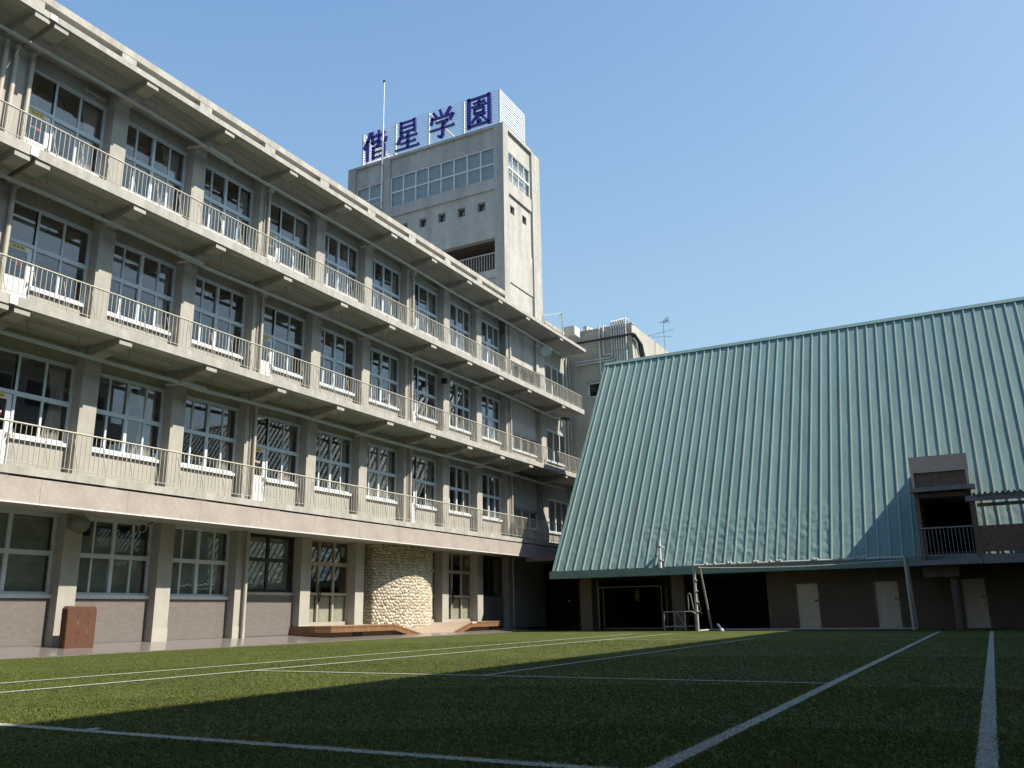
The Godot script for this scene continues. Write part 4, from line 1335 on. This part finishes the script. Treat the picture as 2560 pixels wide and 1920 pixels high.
# ---------------------------------------------------------------- rear building with pipes, antenna
func rear_building() -> void:
	var t := thing("rear_building", "grey concrete building with bundled white pipes behind the green roof", "building")
	var z := -47.5
	var xl := -20.14
	# front wall with one window opening
	box(t, "front_wall", M.paint_grey, Vector3(-29.0, 0, z), Vector3(xl, 17.85, z - 0.3))
	box(t, "front_wall", M.paint_grey, Vector3(xl, 14.46, z), Vector3(-17.11, 17.85, z - 0.3))
	box(t, "front_wall", M.paint_grey, Vector3(xl, 0, z), Vector3(-17.11, 13.55, z - 0.3))
	box(t, "front_wall", M.paint_grey, Vector3(-18.3, 13.55, z), Vector3(-17.11, 14.46, z - 0.3))
	box(t, "side_wall", M.paint_grey, Vector3(-17.11, 0, z - 0.3), Vector3(-17.4, 17.85, -60.0))
	box(t, "roof_deck", M.concrete_dark, Vector3(-29.0, 17.3, -60.0), Vector3(-17.4, 17.5, z - 0.3))
	box(t, "rear_wall", M.paint_grey, Vector3(-29.0, 0, -60.2), Vector3(-17.11, 17.85, -60.0))
	box(t, "coping", M.paint_grey, Vector3(-29.0, 17.85, z + 0.03), Vector3(-17.07, 17.9, z - 0.32))
	var st := nb()
	ab(st, Vector3(xl, 13.55, z - 0.02), Vector3(xl + 0.07, 14.46, z - 0.1))
	ab(st, Vector3(xl, 14.39, z - 0.02), Vector3(-18.3, 14.46, z - 0.1))
	ab(st, Vector3(xl, 13.55, z - 0.02), Vector3(-18.3, 13.61, z - 0.1))
	var o := put(t, "window", st.commit(), M.alu_white)
	sheets(o, "pane", Vector3(xl + 0.07, 13.61, z - 0.06), Vector3(-18.3, 14.39, z - 0.068))
	box(t, "room_back", M.interior_dark, Vector3(-21.0, 13.0, z - 2.0), Vector3(-17.5, 15.0, z - 2.1))
	box(t, "window_hood", M.paint_grey, Vector3(xl - 0.1, 14.52, z + 0.12), Vector3(-18.2, 14.56, z))
	# pipes
	var xs := [-18.4, -18.23, -18.08, -17.92, -17.77, -17.62, -17.47]
	for i in xs.size():
		var top: float = 18.18 + 0.01 * i
		var low: float = [15.86, 15.69, 12.0, 12.0, 12.0, 12.0, 12.0][i]
		var pts := [Vector3(xs[i], top, z - 0.5), Vector3(xs[i], top, z + 0.05), Vector3(xs[i], top - 0.06, z + 0.12), Vector3(xs[i], low + 0.05, z + 0.12)]
		if i < 2:
			pts.append(Vector3(xs[i] - 0.05, low, z + 0.12))
			pts.append(Vector3(-20.9, low, z + 0.12))
		else:
			pts.append(Vector3(xs[i], low, z + 0.12))
		pipe(t, "pipe", M.pvc_pale, pts, 0.052, 8)
	pipe(t, "pipe", M.pvc_pale, [Vector3(-19.23, 18.05, z - 0.4), Vector3(-19.23, 18.05, z + 0.1), Vector3(-19.21, 14.9, z + 0.1), Vector3(-19.1, 14.86, z + 0.1)], 0.055, 8)
	pipe(t, "pipe", M.pvc_pale, [Vector3(-18.94, 18.03, z - 0.4), Vector3(-18.94, 18.03, z + 0.1), Vector3(-18.96, 16.13, z + 0.1), Vector3(-18.9, 16.08, z + 0.1), Vector3(-18.42, 16.08, z + 0.1)], 0.055, 8)
	pipe(t, "conduit", M.pvc_pale, [Vector3(-20.2, 16.85, z + 0.05), Vector3(-18.5, 16.88, z + 0.05)], 0.025, 6)
	for y in [17.6, 16.2]:
		box(t, "pipe_strap", M.galv, Vector3(-18.5, y, z + 0.17), Vector3(-17.4, y + 0.05, z + 0.19))
	# cable tray turning the corner
	var tr := nb()
	ab(tr, Vector3(-20.9, 17.02, z + 0.2), Vector3(-16.85, 17.10, z + 0.42))
	put(t, "cable_tray", tr.commit(), M.dark_frame)
	tr = nb()
	bar(tr, Vector3(-16.95, 17.06, z + 0.2), Vector3(-16.95, 16.7, z - 1.0), 0.28, 0.08)
	bar(tr, Vector3(-16.95, 16.7, z - 1.0), Vector3(-16.95, 14.5, z - 2.2), 0.28, 0.08)
	put(t, "cable_tray", tr.commit(), M.dark_frame)
	pipe(t, "pipe", M.pvc_pale, [Vector3(-16.98, 16.85, z + 0.1), Vector3(-16.98, 16.75, z - 0.35), Vector3(-16.98, 14.0, z - 1.3)], 0.06, 8)
	# roof-top vents near the corner
	box(t, "roof_vent", M.paint_white, Vector3(-21.03, 17.3, -46.1), Vector3(-20.3, 17.88, -46.9))
	box(t, "roof_vent", M.paint_white, Vector3(-20.35, 17.5, -47.6), Vector3(-20.1, 18.25, -48.1))
	var dm := nb()
	disc(dm, Vector3(-20.0, 18.0, -47.9), Vector3.UP, [Vector2(0.18, -0.3), Vector2(0.2, 0.0), Vector2(0.12, 0.15), Vector2(0.0, 0.2)])
	put(t, "roof_vent", dm.commit(), M.paint_white)

func antenna() -> void:
	var t := thing("antenna", "thin television antenna mast standing behind the green roof", "antenna")
	var b := Vector3(-16.52, 14.2, -52.0)
	pipe(t, "mast", M.galv, [b, b + Vector3(0, 5.0, 0)], 0.022, 6)
	for a in [[4.28, 1.3, 0.25], [3.95, 0.8, -0.4]]:
		var d := Vector3(cos(a[2]), 0, sin(a[2]))
		var o := bar_part(t, "boom", M.galv, b + Vector3(0, a[0], 0) - d * a[1], b + Vector3(0, a[0], 0) + d * a[1] * 0.6, 0.02)
		var e := Vector3(-d.z, 0, d.x)
		for i in 9:
			var p: Vector3 = b + Vector3(0, a[0], 0) + d * lerpf(-a[1], a[1] * 0.6, i / 8.0)
			bar_part(o, "element", M.galv, p - e * 0.22, p + e * 0.22, 0.01)
	var o2 := bar_part(t, "boom", M.dark_frame, b + Vector3(-0.25, 4.95, 0), b + Vector3(0.35, 5.0, 0.1), 0.03)
	for i in 5:
		bar_part(o2, "element", M.dark_frame, b + Vector3(0.05 + i * 0.08, 4.9, -0.12), b + Vector3(0.05 + i * 0.08, 5.08 + 0.04 * i, 0.15), 0.025)

# ---------------------------------------------------------------- goals and cart
func goals() -> void:
	var t := thing("football_goal", "full-size white football goal standing before the green roof", "goal")
	var xa := -9.9
	var xb := -2.44
	var z := -33.0
	var h := 2.46
	var back := Vector3(0.0, 0.0, -1.75)
	for x in [xa, xb]:
		pipe(t, "post", M.goal_white, [Vector3(x, 0.02, z), Vector3(x, h, z)], 0.055, 10)
		pipe(t, "top_stay", M.goal_white, [Vector3(x, h - 0.02, z), Vector3(x, h - 0.06, z - 0.8)], 0.035, 8)
		pipe(t, "back_stay", M.goal_white, [Vector3(x, h - 0.06, z - 0.8), Vector3(x, 0.04, z - 1.9)], 0.04, 8)
		pipe(t, "ground_bar", M.goal_white, [Vector3(x, 0.04, z), Vector3(x, 0.04, z - 1.9)], 0.035, 8)
	var cb := []
	for i in 9:
		cb.append(Vector3(lerpf(xa, xb, i / 8.0), h - 0.02 + 0.0 * sin(i * PI / 8.0), z))
	pipe(t, "crossbar", M.goal_white, cb, 0.055, 10)
	var rb := []
	for i in 9:
		rb.append(Vector3(lerpf(xa, xb, i / 8.0), h - 0.06 - 0.10 * sin(i * PI / 8.0), z - 0.8))
	pipe(t, "net_bar", M.goal_white, rb, 0.022, 8)
	pipe(t, "rear_bar", M.galv, [Vector3(xa, 0.04, z - 1.9), Vector3(xb, 0.04, z - 1.9)], 0.035, 8)
	var r := RandomNumberGenerator.new()
	r.seed = 3
	for i in 22:                                     # rope ties left on the bar
		var x := lerpf(xa + 0.3, xb - 1.2, r.randf())
		var kn := nb()
		disc(kn, Vector3(x, h + 0.02, z), Vector3.RIGHT, [Vector2(0.0, -0.06), Vector2(0.07, -0.03), Vector2(0.08, 0.02), Vector2(0.0, 0.07)], 8)
		put(t, "rope_tie", kn.commit(), M.goal_white)
	for y in [1.9, 1.5, 1.1, 0.75]:
		var kn := nb()
		disc(kn, Vector3(xa + 0.02, y, z), Vector3.UP, [Vector2(0.0, -0.03), Vector2(0.085, -0.02), Vector2(0.085, 0.02), Vector2(0.0, 0.03)], 8)
		put(t, "rope_tie", kn.commit(), M.goal_white)
	var g := thing("small_goal", "small goal of thin pale tubes in the dark space under the hall", "goal")
	var a := Vector3(-16.0, 0, -38.0)
	var w := 3.04
	var hh := 1.88
	for x in [0.0, w]:
		bar_part(g, "post", M.galv, a + Vector3(x, 0.02, 0), a + Vector3(x, hh, 0), 0.05)
		bar_part(g, "back_post", M.galv, a + Vector3(x + 0.14, 0.02, -0.25), a + Vector3(x + 0.14, hh - 0.06, -0.25), 0.04)
	bar_part(g, "crossbar", M.galv, a + Vector3(0, hh, 0), a + Vector3(w, hh, 0), 0.05)
	bar_part(g, "rear_bar", M.galv, a + Vector3(0.14, 0.05, -0.25), a + Vector3(w + 0.14, 0.05, -0.25), 0.04)
	# cart
	var c := thing("trolley", "low tubular steel trolley with hooped handles left of the big goal", "trolley")
	var o := Vector3(-11.69, 0, -34.45)
	for x in [0.0, 0.86]:
		bar_part(c, "leg", M.galv, o + Vector3(x, 0.02, 0), o + Vector3(x, 0.75, 0), 0.035)
		bar_part(c, "leg", M.galv, o + Vector3(x + 0.25, 0.02, -0.55), o + Vector3(x + 0.25, 0.75, -0.55), 0.035)
	for y in [0.75, 0.18]:
		bar_part(c, "rail", M.galv, o + Vector3(0, y, 0), o + Vector3(0.86, y, 0), 0.035)
		bar_part(c, "rail", M.galv, o + Vector3(0.25, y, -0.55), o + Vector3(1.11, y, -0.55), 0.035)
		bar_part(c, "rail", M.galv, o + Vector3(0, y, 0), o + Vector3(0.25, y, -0.55), 0.03)
		bar_part(c, "rail", M.galv, o + Vector3(0.86, y, 0), o + Vector3(1.11, y, -0.55), 0.03)
	bar_part(c, "brace", M.galv, o + Vector3(0.45, 0.75, -0.2), o + Vector3(0.78, 0.2, -0.2), 0.02)
	for k in 2:
		var pts := []
		for q in 11:
			var an := PI * q / 10.0
			pts.append(o + Vector3(1.06 + 0.22 * k - 0.06 * cos(an), 1.38 + 0.07 * sin(an), -0.1 - 0.2 * k))
		pts.push_front(pts[0] + Vector3(0.01, -0.62, 0))
		pts.append(pts[-1] + Vector3(0.12, -0.75, 0))
		pipe(c, "handle", M.galv, pts, 0.017, 6)
	pipe(c, "rail", M.galv, [o + Vector3(0.86, 0.75, 0), o + Vector3(1.15, 0.75, 0), o + Vector3(1.28, 0.68, 0), o + Vector3(1.35, 0.5, 0)], 0.02, 6)
	# stored clothes and bags at the back of the undercroft
	var bag := thing("hanging_bag", "pale bag hanging from the small goal's crossbar", "bag")
	bag.position = Vector3(-14.1, 1.5, -38.05)
	var bs := nb()
	disc(bs, Vector3.ZERO, Vector3.UP, [Vector2(0.0, -0.28), Vector2(0.10, -0.26), Vector2(0.15, -0.08), Vector2(0.12, 0.12), Vector2(0.03, 0.26), Vector2(0.0, 0.36)], 10)
	put(bag, "sack", bs.commit(), M.brown_panel)
	bar_part(bag, "cord", M.galv, Vector3(0, 0.3, 0), Vector3(0, 0.39, 0.04), 0.02)
	var tw := thing("towel", "crumpled teal and white towel lying by the goal post", "towel")
	tw.position = Vector3(-9.2, 0.0, -33.6)
	var ts := nb()
	disc(ts, Vector3(0.05, 0.06, 0), Vector3(0.3, 1, 0.2), [Vector2(0.09, -0.07), Vector2(0.08, 0.0), Vector2(0.04, 0.05), Vector2(0.0, 0.07)], 9)
	put(tw, "fold", ts.commit(), M.paint_white)
	ts = nb()
	disc(ts, Vector3(-0.07, 0.20, 0), Vector3(-0.6, 1, 0.2), [Vector2(0.05, -0.16), Vector2(0.06, 0.0), Vector2(0.03, 0.09), Vector2(0.0, 0.1)], 8)
	put(tw, "fold", ts.commit(), M.teal_cloth)

# ---------------------------------------------------------------- opposite wing, out of frame: casts the court's shadow and shows in the glass
func opposite_wing() -> void:
	var t := thing("opposite_wing", "long four-storey wing right of the frame, mirrored in the school windows", "building")
	var zf := -36.9
	var zn := 5.0
	box(t, "wall", M.paint, Vector3(7.6, 0, zf), Vector3(16.0, 16.1, zn))
	for y in [4.12, 8.12, 12.08]:
		box(t, "floor_slab", M.paint_slab, Vector3(6.3, y, zf), Vector3(7.6, y + 0.25, zn))
		box(t, "parapet", M.paint, Vector3(6.3, y + 0.25, zf), Vector3(6.42, y + 1.2, zn))
	box(t, "roof_slab", M.paint_slab, Vector3(6.2, 16.1, zf), Vector3(16.2, 16.5, zn))
	for f in 4:
		for j in 13:
			var z := zf + 0.6 + j * 3.2
			var y: float = [1.2, 5.3, 9.3, 13.3][f]
			var o := box(t, "window", M.alu, Vector3(7.56, y, z), Vector3(7.62, y + 2.0, z + 2.4))
			box(o, "pane", M.black, Vector3(7.54, y + 0.08, z + 0.08), Vector3(7.57, y + 1.92, z + 2.32))

func added_court_wing() -> void:  # assumed wing, added to block sky light and deepen the shade
	var t := thing("added_court_wing", "unseen four-storey wing added behind the photographer to darken the court", "building")
	box(t, "wall", M.paint, Vector3(-29.0, 0, 7.0), Vector3(6.0, 16.5, 15.0))
	for f in 4:
		for j in 9:
			var x := -27.0 + j * 3.6
			var y: float = [1.2, 5.3, 9.3, 13.3][f]
			var o := box(t, "window", M.alu, Vector3(x, y, 6.96), Vector3(x + 2.6, y + 2.0, 7.02))
			box(o, "pane", M.black, Vector3(x + 0.08, y + 0.08, 6.94), Vector3(x + 2.52, y + 1.92, 6.97))
	box(t, "roof_slab", M.paint_slab, Vector3(-29.2, 16.5, 6.4), Vector3(6.0, 16.8, 15.2))

# ---------------------------------------------------------------- ground
func ground() -> void:
	var g := box(self, "ground", M.asphalt, Vector3(-300, -0.3, -300), Vector3(300, -0.03, 300))
	g.set_meta("kind", "structure")
	var st := nb()
	var xs := -18.62
	ab(st, Vector3(xs, -0.05, -36.0), Vector3(6.2, 0.0, 6.0))
	var t := put(self, "turf", st.commit(), M.turf)
	t.set_meta("kind", "structure")
	# paving falls from the wall towards the turf
	st = nb()
	quad(st, Vector3(-21.5, 0.19, 3.0), Vector3(xs, 0.02, 3.0), Vector3(xs, 0.02, -37.0), Vector3(-21.5, 0.19, -37.0))
	quad(st, Vector3(xs, 0.02, 3.0), Vector3(xs, -0.05, 3.0), Vector3(xs, -0.05, -37.0), Vector3(xs, 0.02, -37.0))
	var p := put(self, "pavement", st.commit(), M.pavement)
	p.set_meta("kind", "structure")
	var l := nb()
	var wl := func(x0: float, z0: float, x1: float, z1: float, w: float) -> void:
		var along_z := absf(x0 - x1) < 0.01
		var n := ceili((absf(z0 - z1) + absf(x0 - x1)) / 0.5)
		for k in n:
			var a := Vector3(lerpf(x0, x1, float(k) / n), 0, lerpf(z0, z1, float(k) / n))
			var b := Vector3(lerpf(x0, x1, float(k + 1) / n), 0, lerpf(z0, z1, float(k + 1) / n))
			# near the camera the white fibres stand up out of the line; farther off its pile is one flat white top
			var y := lerpf(0.004, 0.011, smoothstep(5.0, 14.0, (a + b).length() * 0.5))
			if not along_z:
				y += 0.0006
			a.y = y
			b.y = y
			var e := Vector3(w, 0, 0) if along_z else Vector3(0, 0, w)
			quad(l, a - e, a + e, b + e, b - e)
	for q in LINES:
		wl.call(q[0], q[1], q[2], q[3], q[4])
	var o := put(self, "field_lines", l.commit(), M.turf_line)
	o.set_meta("kind", "structure")

const LINES := [
	[-11.40, 4.0, -11.40, -30.0, 0.055], [-9.93, 4.0, -9.93, -30.0, 0.055], [-1.61, 3.0, -1.61, -32.0, 0.05], [-0.134, 3.0, -0.134, -32.0, 0.05],
	[-5.93, -10.1, -5.93, -25.0, 0.04], [-9.93, -10.1, -1.61, -10.1, 0.04], [-9.93, -23.85, -1.61, -23.85, 0.04], [-18.0, -4.37, -1.61, -4.37, 0.05], [-5.93, -4.37, -5.93, -4.52, 0.05]]

func on_line(x: float, z: float) -> bool:
	for q in LINES:
		if absf(q[0] - q[2]) < 0.01:
			if absf(x - q[0]) < q[4] and z <= q[1] and z >= q[3]:
				return true
		elif absf(z - q[1]) < q[4] and x >= q[0] and x <= q[2]:
			return true
	return false

func turf_blades() -> void:
	var st := nb()
	var r := RandomNumberGenerator.new()
	r.seed = 17
	for k in 5:
		var a := r.randf() * TAU
		var d := Vector3(cos(a), 0, sin(a))
		var e := Vector3(-d.z, 0, d.x) * 0.0020
		var b := Vector3(r.randf() - 0.5, 0, r.randf() - 0.5) * 0.016
		var h := 0.008 + r.randf() * 0.006
		var lean := d * (0.003 + r.randf() * 0.009)
		tri(st, b - e, b + e, b + lean + Vector3(0, h, 0))
	var mesh := st.commit()
	var patch := FastNoiseLite.new()
	patch.seed = 40
	patch.frequency = 0.35
	var xf := []
	var cols := []
	# inside the camera's view, thinning with distance
	var bands := [[3.2, 6.5, 2300.0], [6.5, 10.0, 1100.0], [10.0, 16.0, 420.0], [16.0, 26.0, 130.0]]
	for band in bands:
		var a0 := deg_to_rad(-5.0)
		var a1 := deg_to_rad(62.5)
		var area: float = 0.5 * (a1 - a0) * (band[1] * band[1] - band[0] * band[0])
		for i in int(area * band[2]):
			var rr: float = sqrt(lerpf(band[0] * band[0], band[1] * band[1], r.randf()))
			var an := lerpf(a0, a1, r.randf())
			var x := -rr * sin(an)
			var z := -rr * cos(an)
			if x < -18.6:
				continue
			var s: float = (0.8 + r.randf() * 0.5) * (1.0 + rr * 0.02)
			var on: bool = on_line(x, z)
			if on and rr > 14.0:
				continue
			xf.append(Transform3D(Basis(Vector3.UP, r.randf() * TAU).scaled(Vector3(s, s, s)), Vector3(x, 0.0, z)))
			if on:
				var v := 0.36 + r.randf() * 0.18
				cols.append(Color(v, v, v * 0.9))
			else:
				var v := 0.80 + r.randf() * 0.45 + patch.get_noise_2d(x, z * 2.0) * 0.2 + patch.get_noise_2d(x * 0.3 + 50.0, z * 0.3) * 0.22
				cols.append(Color(0.088 * v, 0.104 * v, 0.017 * v))
	var mm := MultiMesh.new()
	mm.transform_format = MultiMesh.TRANSFORM_3D
	mm.use_colors = true
	mm.mesh = mesh
	mm.instance_count = xf.size()
	for i in xf.size():
		mm.set_instance_transform(i, xf[i])
		mm.set_instance_color(i, cols[i])
	var o := MultiMeshInstance3D.new()
	o.name = "turf_blades"
	o.multimesh = mm
	o.material_override = M.blade
	add_child(o)
	tag(o, "short green artificial grass blades of the playing court", "grass")
	o.set_meta("kind", "stuff")
	print("tufts ", xf.size())

# ---------------------------------------------------------------- scene
func _ready() -> void:
	rng.seed = 1
	var cam := Camera3D.new()
	cam.name = "camera"
	cam.fov = 48.164
	cam.near = 0.05
	cam.far = 800.0
	cam.rotation_order = EULER_ORDER_YXZ
	cam.position = Vector3(0, 0.775, 0)
	cam.rotation_degrees = Vector3(14.966, 28.207, -0.919)
	add_child(cam)
	cam.current = true
	var env := Environment.new()
	env.background_mode = Environment.BG_SKY
	var sk := Sky.new()
	var pm := PanoramaSkyMaterial.new()
	pm.panorama = sky_texture()
	sk.sky_material = pm
	env.sky = sk
	env.tonemap_mode = Environment.TONE_MAPPER_LINEAR
	env.tonemap_exposure = EXPOSURE
	env.sdfgi_enabled = true
	env.ssao_enabled = true
	env.ssil_enabled = true
	var we := WorldEnvironment.new()
	we.name = "environment"
	we.environment = env
	add_child(we)
	var sun := DirectionalLight3D.new()
	sun.name = "sun"
	sun.light_energy = 1.6
	sun.light_color = Color(1.0, 0.965, 0.90)
	sun.light_angular_distance = 0.5
	sun.shadow_enabled = true
	add_child(sun)
	sun.look_at_from_position(TO_SUN.normalized() * 100.0, Vector3.ZERO, Vector3.UP)

	make_materials()
	ground()
	school_building()
	tower()
	gymnasium()
	rear_building()
	opposite_wing()
	added_court_wing()
	walkway()
	platform()
	cobble_wall()
	rooftop_sign()
	roof_pole()
	antenna()
	monument()
	goals()
	fixtures()
	curtains()
	turf_blades()
